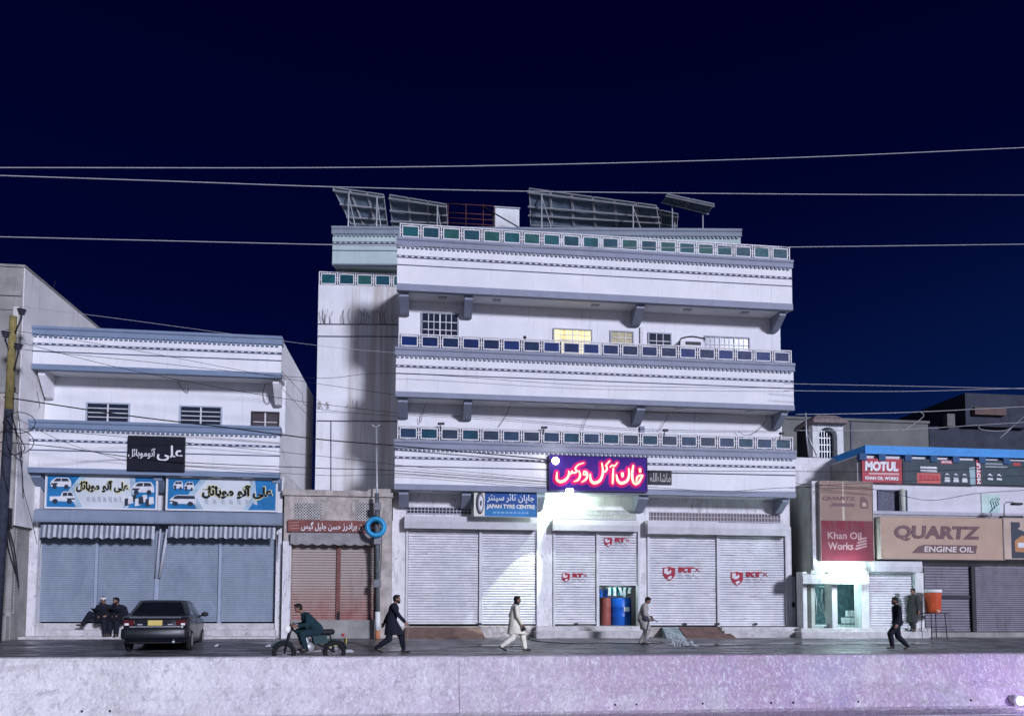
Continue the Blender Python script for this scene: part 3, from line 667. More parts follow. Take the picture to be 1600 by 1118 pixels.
MB().box(FX-9, FX-.12, 24.75, 30, 0, zb-.001).build('ground_floor_wall', CONC, fl)
MB().box(FX-.28, FX-.10, 24.55, 24.749, 0, zb-.001).build('pier', CONC, fl)
shutter(fl, X(-120, 24.66, 900), X(24, 24.66, 900), Z(955, 24.66, 10), Z(828, 24.66, 10), 24.66, M('grey_stained_shutter', (.33, .32, .31), .6, .2, 3, .2, 40, streak=.8, dirt=(.12, .11, .10), spots=.4))
MB().box(FX-9, FX-.12, 24.35, 24.749, 0, Z(962, 24.4, 10)).build('plinth', CONC, fl)
am = thing('roof_rod', 'thin steel rod standing on the sloping edge of the white side wall, far left', 'steel rod', U(84, 452, 27)); MB().tube([U(84, 452, 27.2), U(86, 438, 27.2)], .012, 4).build('rod', BLACKM, am)

# ------------------------------------------------------------------ white two storey building
LW = 25.85
lb = thing('white_building', 'white two storey building with blue grey bands and a long blue grey awning box', 'building', (X(240, 25), 25, .2))
def zl(l, r_, px0=50, px1=438): return (U(px0, l, 25).z+U(px1, r_, 25).z)/2
L2 = [zl(*q) for q in ((509, 527), (526, 542.5), (534.6, 551), (537.8, 554.5), (547.8, 563.7), (569, 581.5), (576, 591))]
L1 = [zl(*q) for q in ((655.5, 667), (672, 684), (685, 696), (688.7, 699.5), (702, 712.5), (729, 739), (737, 747))]
LX0, LX1 = X(52, 25, 530), X(440, 25, 540)
MB().box(LX0, LX1, LW, 32.0, L1[6]+.3, L2[0]-.06).build('wall', WHITE, lb)
fascia(lb, LX0, LX1, 25, L2, LW-.001, tm=LTRIM, lm=LLINE)
LX0b, LX1b = X(46, 25, 690), X(437, 25, 690)
fascia(lb, LX0b, LX1b, 25, L1, LW-.001, tm=LTRIM, lm=LLINE)
for q in ((102, 149, 196, 292, 340, 387)):
    xx = X(q, 25.4, 742); MB().box(xx-.17, xx+.17, 25.36, 25.52, L1[6]+.004, L1[6]+.029).build('soffit_lamp', LAMP, lb)
bracket(lb, LX0+.1, LX0+.3, 25, LW, L2[6]+.028, L2[6]-.75, WHITE); bracket(lb, LX1-.30, LX1-.10, 25, LW, L2[6]+.028, L2[6]-.75, WHITE)
for a, b in ((46, 62), (238, 252), (424, 437)): bracket(lb, X(a, 25.1, 745)+.02, X(b, 25.1, 745), 25, LW, L1[6]+.028, L1[6]-.5, LTRIM)
LF = M('pale_blue_window_frame', (.40, .45, .52), .5, .1)
def lwin(a, b, y0, y1, pm, cols, rows, fm=LF, low=False):
    return window(lb, (X(a, LW, y0), Z(y1, LW, (a+b)/2)), (X(b, LW, y0), Z(y0, LW, (a+b)/2)), LW, fm, pm, cols, rows, low=low)
lwin(135, 204, 629, 668, GLASSD, 2, 4, low=False); lwin(281, 348, 634, 673, GLASSD, 2, 4, low=False)
lwin(393, 437, 643, 676, M('brown_window_shutter', (.075, .06, .065), .6, .2), 2, 1, fm=M('dark_brown_frame', (.05, .045, .05), .6))
# ground floor
lzs = Z(818, LW, 240)
for a, b, nm in ((28, 58, 'pillar'), (431, 440, 'pillar')):
    MB().box(X(a, 25.5, 890), X(b, 25.5, 890), 25.5, LW+.4, .1, L1[6]+.02).build('pillar', WHITE2, lb)
MB().box(LX0-.1, LX1, LW-.02, 30, lzs, L1[6]+.29).build('upper_shop_wall', WHITE2, lb)
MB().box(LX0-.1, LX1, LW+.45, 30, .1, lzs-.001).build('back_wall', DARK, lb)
MB().box(LX1-.14, LX1, LW+.401, LW+.449, .1, lzs-.001).build('side_wall', WHITE2, lb)
LH = 25.05
mb = MB(); rs = []; xa, xb = X(52, LH, 805), X(440, LH, 805); z0, z1 = zl(817, 817), zl(795.5, 798)
for i in range(25):
    q = xa+(xb-xa)*i/24; s_ = .012*mnoise.noise((q*1.5, 4, 0))
    rs.append([(q, LW-.03, z0+.03), (q, LH+.02, z0+s_), (q, LH, z0+.06+s_), (q, LH+.02, z1-.05), (q, LH+.12, z1), (q, LW-.03, z1+.1)])
mb.rings(rs, sm=False); mb.build('awning_box', M('blue_grey_awning_box', (.21, .25, .32), .5, .1, 1.5, .1, streak=.4, dirt=(.12, .15, .2)), lb)
LS = LW-.10
AWB = M('awning_stripe_dark', (.13, .15, .19), .8, .2); AWW = M('awning_stripe_pale', (.46, .47, .50), .8, .15)
for a, b in ((62, 241), (262, 430)):
    xa, xb = X(a, LH+.15, 830), X(b, LH+.15, 830); zt, zb_ = Z(820, LH+.15, (a+b)/2), Z(842, LH+.15, (a+b)/2)
    mb = MB(); n = 44
    for i in range(n):
        p, q = xa+(xb-xa)*i/n, xa+(xb-xa)*(i+1)/n
        zz = [zb_+.05*abs(math.sin(math.pi*(i+k)/4))+random.uniform(0, .02) for k in (0, 1)]
        ya, yc = LH+.15+.02*math.sin(i*1.3), LH+.15+.02*math.sin((i+1)*1.3)
        mb.hexa([(p, ya, zz[0]), (q, yc, zz[1]), (q, yc+.05, zt), (p, ya+.05, zt)], [(p, ya+.01, zz[0]), (q, yc+.01, zz[1]), (q, yc+.06, zt), (p, ya+.06, zt)], i % 2)
    mb.build('awning_valance', [AWB, AWW], lb)
for p, q, r_ in ((( 64, 824), (57, 902), .03), ((251, 826), (243, 902), .03), ((262, 826), (249, 902), .05), ((437, 832), (432, 900), .045), ((64, 824), (60, 860), .03)):
    MB().tube([U(*p, LH+.3), U(*q, LS-.12)], r_, 6).build('awning_arm', M('pale_steel_arm', (.45, .46, .5), .5, .1), lb)
for a, b in ((59, 149), (154, 243), (250, 342), (347, 430)):
    shutter(lb, X(a, LS, 900), X(b, LS, 900), Z(970, LS, (a+b)/2)+.05, lzs+.12, LS, SHB, pitch=.07, depth=.014)
for a, b in ((149.2, 153.8), (243.2, 249.8), (342.2, 346.8), (430.2, 436), (55, 58.8)):
    MB().box(X(a, LS, 900), X(b, LS, 900), LS-.08, LS+.1, Z(973, LS, a), lzs+.1).build('shutter_guide', M('pale_blue_guide_rail', (.30, .35, .43), .5, .1), lb)
zp = Z(973, LS-.1, 240)
for nm, a, b, y0, Y0 in (('plinth', 28, 432, 973, LS-.16), ('step', 70, 430, 983.5, LS-.46), ('kerb', 28, 430, 994, LS-.80)):
    MB().box(X(a, Y0, 985), X(b, Y0, 985), Y0, LW+.5, 0, Z(y0, Y0, 240)).build(nm, PALEC, lb, bevel=.015)

# ------------------------------------------------------------------ weathered little shop between the two
bs = thing('small_shop', 'low weathered shop with two rusty brown shutters between the white buildings', 'building', (X(530, 25.3), 25.3, .2))
BY = 25.3
bx0, bx1 = X(443, BY, 850), X(611, BY, 850); zc = Z(775, BY, 530)
zs_ = Z(846, BY, 530)
MB().box(bx0, bx1, BY, BY+3.4, zs_, zc).build('upper_wall', OLDPL, bs)
mb = MB(); rs = []
for i in range(29):
    q = bx0-.05+(bx1-bx0+.1)*i/28
    h = Z(766, BY, 530)+.05*mnoise.noise((q*2.2, 1, 5))+(.09 if i > 21 else 0)
    rs.append([(q, BY-.07, zc+.002), (q, BY-.08, h-.03), (q, BY-.04, h), (q, BY+3.4, h), (q, BY+3.4, zc+.002)])
mb.rings(rs, sm=False); mb.build('coping', OLDPL, bs)
for a, b in ((460, 501), (556, 589)):
    xa, xb, za, zb_ = X(a, BY, 800), X(b, BY, 800), Z(811, BY, a), Z(785, BY, a)
    bk = MB().box(xa, xb, BY-.012, BY-.002, za, zb_).build('vent', DARK, bs)
    g = MB(); n = 9 if a < 500 else 7; wv = (xb-xa)/n; nz_ = round((zb_-za)/wv); hv = (zb_-za)/nz_
    for i in range(n):
        for j in range(nz_):
            cx_, cz_ = xa+(i+.5)*wv, za+(j+.5)*hv
            for s_ in (1, -1):
                d = Vector((wv/2*.98, 0, s_*hv/2*.98)); nn = Vector((-d.z, 0, d.x)).normalized()*.010
                c_ = Vector((cx_, BY-(.03 if s_ > 0 else .0245), cz_))
                g.hexa([c_-d-nn, c_+d-nn, c_+d+nn, c_-d+nn], [p+Vector((0, .005, 0)) for p in (c_-d-nn, c_+d-nn, c_+d+nn, c_-d+nn)])
    g.build('lattice', M('pale_lattice_block', (.55, .53, .50), .8, .2, 5), bk)
for a, b in ((441, 454), (588, 611)):
    MB().box(X(a, BY-.05, 900), X(b, BY-.05, 900), BY-.05, BY+.5, .05, zs_-.001).build('pillar', OLDPL if a > 500 else WHITE2, bs)
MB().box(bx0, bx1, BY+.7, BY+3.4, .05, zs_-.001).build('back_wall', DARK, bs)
MB().box(X(454.3, BY, 980), X(587.7, BY, 980), BY-.03, BY+.69, .0, Z(968, BY, 530)).build('plinth', CONC, bs)
SY = BY+.16
shutter(bs, X(456, SY, 900), X(526, SY, 900), Z(965, SY, 490), Z(850, SY, 490), SY, SHR); shutter(bs, X(532, SY, 900), X(587, SY, 900), Z(965, SY, 560), Z(850, SY, 560), SY, SHR)
for a, b in ((454, 456), (526, 532), (586, 588)): MB().box(X(a, SY, 900), X(b, SY, 900), SY-.06, SY+.1, Z(969, SY, 500), Z(848, SY, 500)).build('shutter_guide', M('red_brown_post_paint', (.17, .075, .065), .7, .3, 5), bs)
mb = MB(); xa, xb = X(454, BY-.2, 840), X(588, BY-.2, 840); za, zb_ = Z(849, BY-.2, 520), Z(832, BY-.2, 520); rs = []
for i in range(57):
    q = xa+(xb-xa)*i/56; s_ = -.05*abs(math.sin(math.pi*i/7))
    rs.append([(q, BY+.12, za+s_), (q, BY-.2, za+s_), (q, BY-.22, zb_-.05), (q, BY-.18, zb_), (q, BY+.12, zb_)])
mb.rings(rs, sm=False); mb.build('shutter_hood', M('grey_weathered_hood', (.27, .26, .26), .8, .2, 3, .3, streak=.6, dirt=(.12, .11, .11)), bs)
MB().box(X(527, SY-.08, 960), X(531, SY-.08, 960), SY-.1, SY-.061, Z(975, SY, 530), Z(955, SY, 530)).build('padlock', BLACKM, bs)

# ------------------------------------------------------------------ buildings on the right
RY = 25.2
rb = thing('oil_shop_building', 'low two storey shop building on the right under the tan sign boxes', 'building', (X(1430, RY), RY, .2))
def rX(px, Y=RY, py=850): return X(px, Y, py)
zs_ = Z(893, RY, 1300)
RLW = M('stained_pale_green_wall', (.42, .45, .40), .85, .2, 1.5, .3, 30, streak=.7, dirt=(.17, .18, .16), spots=.3)
PWH = M('pale_painted_front', (.62, .63, .62), .8, .12, 2, .3, 30, streak=.6, dirt=(.3, .3, .3), spots=.2)
blotch(PWH, [(2.2, (2, 2, .35), .8, .54, .70, (.25, .24, .23), .7, None, 0), (11, (1, 1, .8), .8, .62, .68, (.13, .12, .12), .6, None, 0)])
zt = Z(752, RY, 1300)
MB().box(rX(1267), rX(1366), RY, RY+1.6, zs_, zt-.02).build('front_block', PWH, rb)
MB().add([(rX(1267)-.01, RY+.02, .05), (rX(1267)-.01, RY+4.2, .05), (rX(1267)-.01, RY+4.2, zt-.2), (rX(1267)-.01, RY+.02, zt-.02)], [(0, 1, 2, 3)]).box(rX(1267)-.008, rX(1267)+.12, RY+.02, RY+4.2, .05, zt-.22).build('side_wall', RLW, rb)
MB().box(rX(1268), rX(1280), RY-.1, RY-.002, Z(890, RY, 1270), zt-.01).build('pilaster', PWH, rb)
MB().box(rX(1366)+.001, rX(1640), RY+.25, RY+1.4, Z(878, RY, 1400), Z(803, RY, 1450)).build('parapet', M('grey_parapet', (.36, .36, .37), .85, .15, 2, .3, 30, streak=.5, dirt=(.2, .2, .2)), rb)
MB().box(rX(1366), rX(1640), RY+.20, RY+1.45, Z(803, RY, 1450)+.001, Z(799, RY, 1450)+.03).build('coping', GREY, rb)
# upper storey, set back
UY = 26.6
ux0 = X(1340, UY, 740); zu0, zu1 = Z(806, UY, 1450), Z(711, UY, 1345)
MB().box(ux0, X(1650, UY), UY, UY+2.2, 2.9, zu1).build('upper_wall', M('lavender_white_upper_wall', (.62, .61, .64), .8, .08, 1.5, .2, 50, streak=.4, dirt=(.35, .34, .37)), rb)
fa, fb = X(1352, UY-.14, 700), X(1660, UY-.14, 700)
BLU = M('bright_blue_fascia_paint', (.04, .27, .64), .5, .12, 2, streak=.3, dirt=(.02, .1, .3))
MB().box(fa, fb, UY-.14, UY+2.6, Z(711, UY-.14, 1450), Z(698, UY-.14, 1450)).build('roof_edge', BLU, rb)
for px in (1346, 1376, 1417, 1457, 1492, 1533, 1571):
    xx = X(px, UY-.3, 715); MB().box(xx, xx+.28, UY-.20, UY-.001, Z(721.0, UY-.2, 1450), Z(711.2, UY-.14, 1450)).build('rafter_end', M('dark_blue_beam_paint', (.02, .075, .18), .6, .15), rb)
# left side of the upper storey
MB().box(ux0-.02, ux0-.001, UY+.002, UY+2.2, 2.9, zu1-.05).build('grey_side_wall', CONC, rb)
# window and door of the upper storey
wy = UY-.001
xa, xb, za, zb_ = X(1371, wy, 790), X(1417, wy, 790), Z(806, wy, 1390), Z(765, wy, 1390)
wo = MB().box(xa, xb, UY-.02, UY-.002, za, zb_).build('window', M('dark_curtained_window', (.05, .055, .09), .4, .5, 9, bump=0), rb)
MB().box(xa+.0, xa+.05, UY-.05, UY-.0205, za, zb_).box(xb-.05, xb, UY-.05, UY-.0205, za, zb_).box(xa+.051, xb-.051, UY-.05, UY-.0205, zb_-.05, zb_).build('frame', M('dark_blue_frame', (.06, .07, .13), .5), wo)
cx_ = X(1405, wy, 790); MB().tube([(cx_, UY-.2, za), (cx_, UY-.2, zb_)], .11, 12).build('column', M('pale_green_column', (.52, .56, .48), .7, .1), rb)
xa, xb = X(1533, wy, 790), X(1562, wy, 790)
dr = MB().box(xa, xb, UY-.03, UY-.002, za, Z(771, wy, 1545)).build('door', M('pale_mint_door_paint', (.50, .64, .58), .6, .1, 2), rb)
MB().box(xa+.30, xb-.06, UY-.035, UY-.0305, za+.08, Z(775, wy, 1545)).build('pane', M('frosted_mint_glass', (.42, .60, .56), .3, .2, 5), dr)
g = MB(); zz = (za+Z(771, wy, 1545))/2
for k in range(4):
    q = xa+.32+k*.10
    g.tube([(q, UY-.045, zz-.3+.1*k), (q+.12, UY-.045, zz-.1+.06*k), (q+.05, UY-.045, zz+.15), (q+.16, UY-.045, zz+.3)], .012, 4)
g.build('grille', BLACKM, dr)
# lit shop front
zl0 = Z(985, RY, 1300)
for a, b in ((1253, 1259), (1298, 1306), (1344, 1356), (1428, 1441)):
    MB().box(rX(a), rX(b), RY-.02, RY+.45, .1, zs_-.001).build('pillar', PWH, rb)
MB().box(rX(1250), rX(1395), RY+2.6, RY+2.8, .1, zs_).build('shop_back_wall', M('teal_shelf_wall', (.11, .20, .22), .7, .5, 5), rb)
MB().box(rX(1259), rX(1356), RY+.46, RY+2.59, zl0-.08, zl0-.02).build('shop_floor', PALEC, rb)
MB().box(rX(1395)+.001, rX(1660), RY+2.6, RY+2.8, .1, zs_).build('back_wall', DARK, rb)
MB().box(rX(1366)+.001, rX(1660), RY+.26, RY+.45, zs_-.1, Z(878, RY, 1400)-.001).build('lintel', PWH, rb)
mb = MB(); xa, xb = rX(1253, RY-.4), rX(1357, RY-.4); za, zb_ = Z(912, RY-.4, 1300), Z(897, RY-.4, 1300)
mb.prism_x([(RY-.03, za+.03), (RY-.40, za), (RY-.42, (za+zb_)/2), (RY-.38, zb_), (RY-.03, zb_+.04)], xa, xb); mb.build('shutter_hood', PWH, rb, bevel=.02)
mb = MB(); xa, xb = rX(1364, RY-.3), rX(1441, RY-.3); za, zb_ = Z(893, RY-.3, 1400), Z(876, RY-.3, 1400)
mb.prism_x([(RY+.2, za+.03), (RY-.28, za), (RY-.30, (za+zb_)/2), (RY-.28, zb_), (RY+.2, zb_)], xa, xb); mb.build('shutter_hood', M('dented_white_hood_paint', (.5, .5, .5)), rb, bevel=.02)
RS = RY+.12
shutter(rb, rX(1357, RS), rX(1427, RS), Z(981, RS, 1390), zs_+.03, RS, SHW)
shutter(rb, rX(1443, RS), rX(1513, RS), Z(983, RS, 1480), zs_+.25, RS, SHG, pitch=.10); shutter(rb, rX(1520, RS), rX(1655, RS), Z(983, RS, 1560), zs_+.25, RS, SHG, pitch=.075)
MB().box(rX(1513.5, RS), rX(1519.5, RS), RS-.1, RS+.2, .1, zs_+.25).build('shutter_guide', BLACKM, rb)
MB().box(rX(1445, RS), rX(1512, RS), RS-.05, RS-.022, Z(935, RS, 1480), Z(929, RS, 1480)).build('lock_bar', BLACKM, rb)
for nm, a, b, y0, Y0 in (('plinth', 1250, 1452, 981, RY-.25), ('step', 1250, 1448, 986, RY-.55)):
    MB().box(rX(a, Y0), rX(b, Y0), Y0, RY+2.6, 0, Z(y0, Y0, 1350)).build(nm, PALEC, rb, bevel=.015)
MB().box(rX(1452, RY-.1), rX(1660, RY-.1), RY-.1, RY+2.6, 0, Z(987, RY, 1530)).build('plinth', CONC, rb)
# what hangs and lies in the lit shop
hn = thing('hanging_hoses', 'bundle of pale and dark hoses and belts hanging in the brightly lit small shop', 'hoses', U(1280, 940, RY+.6))
for i in range(16):
    px = random.uniform(1262, 1296); top = random.uniform(914, 922); bot = random.uniform(945, 975)
    MB().tube(spline([U(px, top, RY+.5+.05*(i % 4)), U(px+random.uniform(-5, 5), (top+bot)/2, RY+.45+.05*(i % 4)), U(px+random.uniform(-8, 8), bot, RY+.5+.05*(i % 4))], 6), random.choice((.012, .02, .03)), 5).build('hose', (BLACKM, M('pale_hose', (.55, .6, .6), .5), M('grey_hose', (.2, .25, .27), .5))[i % 3], hn)
MB().tube([U(1262, 916, RY+.52), U(1297, 916, RY+.52)], .015, 5).build('hanger_rail', STEEL, hn)
bn = thing('shop_bench', 'low pale bench at the doorway of the brightly lit small shop', 'bench', U(1280, 985, RY+.3))
p, q = U(1262, 975, RY+.35), U(1294, 975, RY+.35)
MB().box(p.x, q.x, RY+.2, RY+.5, p.z-.05, p.z).build('seat', M('pale_painted_wood', (.5, .6, .6), .6, .2), bn)
for xx in (p.x+.05, q.x-.09):
    for yy in (RY+.22, RY+.44): MB().box(xx, xx+.04, yy, yy+.04, zl0-.02, p.z-.051).build('leg', STEEL, bn)
for r_ in range(3):
    for i in range(5-r_):
        p = U(1320+r_*4, 972, RY+1.0)
        b_ = thing('oil_can', 'pale oil can stacked inside the brightly lit small shop', 'oil can', (p.x-.25+.16*i+.08*r_, RY+1.0, zl0-.02+.26*r_+.0), 'oil cans stacked in the lit shop')
        MB().box(b_.location.x, b_.location.x+.14, RY+1, RY+1.15, b_.location.z, b_.location.z+.22).build('body', M('white_oil_can', (.6, .66, .66), .4, .2, 6), b_, bevel=.015)
        MB().tube([(b_.location.x+.07, RY+1.07, b_.location.z+.2205), (b_.location.x+.07, RY+1.07, b_.location.z+.25)], .03, 8).build('cap', BLACKM, b_)
sh = thing('tube_lamp', 'glaring white tube lamp fixed above the door of the small shop', 'tube lamp', U(1318, 893, RY-.45))
a, b = U(1296, 893, RY-.47), U(1352, 893, RY-.47)
MB().tube([a, b], .045, 8).build('tube', M('glaring_white_tube', (.9, 1, 1), .3, 0, emit=60, ecol=(.80, .97, 1.0), bump=0), sh)
MB().box(a.x-.03, b.x+.03, RY-.40, RY-.36, a.z+.01, a.z+.06).build('bracket', GREY, sh)
li = bpy.data.lights.new('tube_light', 'POINT'); li.shadow_soft_size = .12; li.energy = 120; li.color = (.62, .95, 1)
lo = bpy.data.objects.new('tube_light', li); COL.objects.link(lo); lo.parent = sh; lo.location = Vector(((a.x+b.x)/2, RY-.85, a.z-.10)) - sh.location
li = bpy.data.lights.new('shop_light', 'POINT'); li.energy = 75; li.color = (.62, .95, 1); li.shadow_soft_size = .15
lo = bpy.data.objects.new('shop_light', li); COL.objects.link(lo); lo.parent = sh; lo.location = Vector((rX(1318), RY+.9, zs_-.25)) - sh.location
# the gap, and buildings behind
gb = thing('junction_box', 'tall pale metal box in the dark gap at the right end of the tall building', 'metal box', U(1238, 985, 25.9))
p, q = U(1234, 900, 25.9), U(1244, 975, 25.9)
MB().box(p.x, q.x, 25.9, 26.3, .2, p.z).build('body', M('pale_grey_box_paint', (.45, .45, .5), .6, .15, 3, streak=.5), gb, bevel=.02)
MB().box((p.x+q.x)/2-.05, (p.x+q.x)/2+.06, 25.86, 25.899, Z(948, 25.9, 1238), Z(940, 25.9, 1238)).build('latch', BLACKM, gb)
bw = thing('low_white_house', 'low white wall of a house behind the gap, below the arched roof turret', 'building', U(1270, 730, 29))
MB().box(X(1240, 28.5, 730), X(1345, 28.5, 730), 28.5, 31, 0, Z(715, 28.5, 1280)).build('wall', WHITE2, bw)
tu = thing('roof_turret', 'small white roof turret with a dark arched grille window and curved brown roof', 'turret', U(1290, 712, 30))
a0, a1 = X(1270, 30, 690), X(1318, 30, 690); zb_, zt = Z(714, 30, 1290), Z(662, 30, 1290); cx_ = (a0+a1)/2; hw = (a1-a0)/2
arch = [(a0, zb_), (cx_-.42, zb_)]+[(cx_-.42*math.cos(t*math.pi/12), (zb_+.62*(zt-zb_))+.42*math.sin(t*math.pi/12)) for t in range(13)]+[(cx_+.42, zb_), (a1, zb_), (a1, zt), (a0, zt)]
MB().poly(arch, 30, 30.35).build('wall', PWH, tu)
MB().box(a0+.01, a1-.01, 30.36, 31.4, zb_, zt-.02).build('body', DARK, tu)
rs = [[(a0-.12, 29.7, zt-.02), (a1+.1, 29.7, zt-.02), (a1+.1, 31.5, zt-.02), (a0-.12, 31.5, zt-.02)], [(a0-.1, 29.75, zt+.16), (a1+.06, 29.75, zt+.16), (a1+.06, 31.4, zt+.16), (a0-.1, 31.4, zt+.16)], [(a0+.25, 30.1, zt+.42), (a1-.25, 30.1, zt+.42), (a1-.25, 31, zt+.42), (a0+.25, 31, zt+.42)]]
MB().rings([[Vector(p) for p in q] for q in rs], sm=False).build('roof', M('brown_roof_tile', (.20, .16, .16), .85, .35, 6, .6, 25, streak=.6, dirt=(.08, .06, .06)), tu, bevel=.05)
for k in range(7):
    MB().box(cx_-.40+k*.125, cx_-.38+k*.125, 30.28, 30.30, zb_, zb_+1.55).build('grille_bar', STEEL, tu)
for k in range(4): MB().box(cx_-.42, cx_+.42, 30.305, 30.325, zb_+.3+.3*k, zb_+.33+.3*k).build('grille_bar', STEEL, tu)
for (q0, q1) in (((1258, 648), (1262, 712)), ((1262, 665), (1275, 712)), ((1258, 648), (1318, 646))):
    pass
po = thing('wire_post', 'bent pale wire post beside the arched roof turret', 'post', U(1260, 712, 29.6))
MB().tube([U(1259, 645, 29.6), U(1260, 680, 29.6), U(1264, 712, 29.6)], .035, 6).build('pole', STEEL, po); MB().tube([U(1260, 675, 29.6), U(1276, 712, 29.6)], .025, 6).build('brace', STEEL, po)
DBL = M('dark_block_wall', (.155, .16, .15), .9, .2, 1, .5, 12, streak=.5, dirt=(.07, .07, .07))
nb = thing('block_wall_house', 'unlit grey block house behind the arched roof turret', 'building', U(1340, 700, 33))
MB().box(X(1215, 33, 690), X(1451, 33, 690), 33, 38, 0, Z(658, 33, 1340)).build('wall', DBL, nb)
MB().box(X(1329, 33, 690), X(1331, 33, 690), 32.96, 32.999, 1, Z(658, 33, 1340)).build('wall_joint', LINE, nb)
MB().box(X(1214, 33, 690), X(1452, 33, 690), 32.93, 38, Z(658, 33, 1340)+.001, Z(655, 33, 1340)+.03).build('coping', DBL, nb)
db = thing('distant_dark_house', 'dark unlit house in the distance above the blue roof edge', 'building', U(1550, 700, 46))
DKW = M('dark_distant_wall', (.045, .05, .07), .9, .25, 1)
MB().box(X(1452, 46, 680), X(1660, 46, 680), 46, 54, 0, Z(668, 46, 1520)).build('wall', DKW, db)
MB().box(X(1503, 46, 680), X(1598, 46, 680), 45.6, 54, Z(668, 46, 1520)+.01, Z(618, 46, 1550)).build('upper_wall', DKW, db)
MB().box(X(1529, 45, 650), X(1578, 45, 650), 45.3, 45.59, Z(649, 45.5, 1550), Z(638, 45.5, 1550)).build('balcony_wall', M('dim_brown_wall', (.13, .09, .08), .9, .2), db)
MB().box(X(1480, 45.5, 650), X(1492, 45.5, 650), 45.5, 45.9, Z(668, 46, 1485)+.001, Z(646, 45.5, 1485)).build('roof_block', M('dim_grey_wall', (.12, .12, .12)), db)

# ------------------------------------------------------------------ signs
def board(label, q, Y, m, th=.08, frame=None, ft=.05, cat='shop sign', name='shop_sign', group=None):
    """q = px0, py0, px1, py1 of the front face"""
    a, b = U(q[0], q[3], Y), U(q[2], q[1], Y)
    pm = (q[0]+q[2])/2; z0, z1 = Z(q[3], Y, pm), Z(q[1], Y, pm)
    t = thing(name, label, cat, ((a.x+b.x)/2, Y, z0), group)
    MB().box(a.x, b.x, Y, Y+th, z0, z1).build('panel', m, t, bevel=.006)
    if frame:
        f = MB().box(a.x-ft, b.x+ft, Y-.025, Y+th, z1+.001, z1+ft).box(a.x-ft, b.x+ft, Y-.025, Y+th, z0-ft, z0-.001)
        f.box(a.x-ft, a.x-.001, Y-.025, Y+th, z0-.0005, z1+.0005).box(b.x+.001, b.x+ft, Y-.025, Y+th, z0-.0005, z1+.0005)
        f.build('frame', frame, t)
    t['_x0'], t['_x1'], t['_z0'], t['_z1'], t['_Y'] = a.x, b.x, z0, z1, Y
    return t
def on(t, u, w): return t['_x0']+(t['_x1']-t['_x0'])*u, t['_z0']+(t['_z1']-t['_z0'])*(1-w)
def put(t, body, u0, w0, u1, w1, m, bold=.02, depth=.012, lift=.002, name='lettering', ar=False, shear=0):
    x0, z1 = on(t, u0, w0); x1, z0 = on(t, u1, w1)
    return text(shape(body) if ar else body, x0, x1, z0, z1, t['_Y']-lift, m, t, bold, depth, name, shear)
def patch(t, pts, m, lift=.004, th=.004, name='printed_picture', mb=None):
    P_ = [on(t, u, w) for u, w in pts]
    (mb or MB()).poly(P_, t['_Y']-lift-th, t['_Y']-lift) if mb else MB().poly(P_, t['_Y']-lift-th, t['_Y']-lift).build(name, m, t)
WLET = M('white_lettering', (.72, .72, .74), .5, .05, bump=0)
BLET = M('black_lettering', (.010, .010, .012), .5, .1, bump=0)
YLET = M('pale_yellow_outline', (.72, .70, .36), .5, .1, bump=0)
RED = M('red_print', (.42, .035, .05), .5, .1, bump=0)
# black board on the white two storey building
s1 = board('black square signboard with large white writing on the white two storey building', (198, 681, 289, 735), 24.86, M('black_sign_board', (.012, .013, .022), .5, .2), .1)
put(s1, 'علی', .52, .26, .97, .72, WLET, .015, ar=True); put(s1, 'آٹوموبائل', .02, .36, .49, .66, WLET, .01, ar=True)
# two banners with vehicles
BANW = M('printed_banner_white', (.56, .60, .62), .5, .1, 1.2, bump=0)
BANB = M('printed_banner_blue', (.02, .16, .36), .5, .25, 2, bump=0)
BANL = M('printed_banner_pale_blue', (.34, .46, .54), .5, .3, 2, bump=0)
WFR = M('white_sign_frame', (.68, .68, .70), .5, .05)
VW = M('printed_white_vehicle', (.62, .63, .65), .5, .1, 8, bump=0); VD = M('printed_dark_details', (.03, .04, .06), .5, .3, 20, bump=0)
def vehicle(t, u, w, du, dw, kind):
    f = lambda pts: [(u+a*du, w+b*dw) for a, b in pts]
    if kind == 'van':
        patch(t, f([(0, .75), (.02, .45), (.18, .15), (.3, .05), (.95, .05), (1, .2), (1, .8), (.9, .85), (.05, .85)]), VW, .005)
        patch(t, f([(.2, .18), (.3, .12), (.93, .12), (.95, .4), (.12, .42)]), VD, .010); patch(t, f([(0, .6), (.18, .6), (.18, .7), (0, .7)]), VD, .010)
    elif kind == 'pickup':
        patch(t, f([(0, .45), (.42, .42), (.48, .1), (.55, .02), (.85, .02), (.95, .35), (1, .45), (1, .85), (.0, .8)]), VW, .005)
        patch(t, f([(.52, .12), (.68, .1), (.68, .38), (.5, .4)]), VD, .010); patch(t, f([(.71, .1), (.84, .1), (.92, .38), (.71, .38)]), VD, .010); patch(t, f([(.68, .58), (1, .55), (1, .66), (.68, .68)]), VD, .010)
    else:
        patch(t, f([(0, .55), (.06, .35), (.22, .12), (.35, .05), (.85, .05), (.97, .3), (1, .5), (1, .82), (.04, .85)]), VW, .005)
        patch(t, f([(.16, .4), (.27, .15), (.5, .12), (.5, .38)]), VD, .010); patch(t, f([(.54, .12), (.82, .12), (.9, .36), (.54, .38)]), VD, .010); patch(t, f([(.04, .55), (.35, .52), (.35, .66), (.04, .7)]), VD, .010)
    for c in (.22, .78):
        patch(t, f([(c+.11*math.cos(k*math.pi/5), .84+.2*math.sin(k*math.pi/5)) for k in range(10)]), VD, .015)
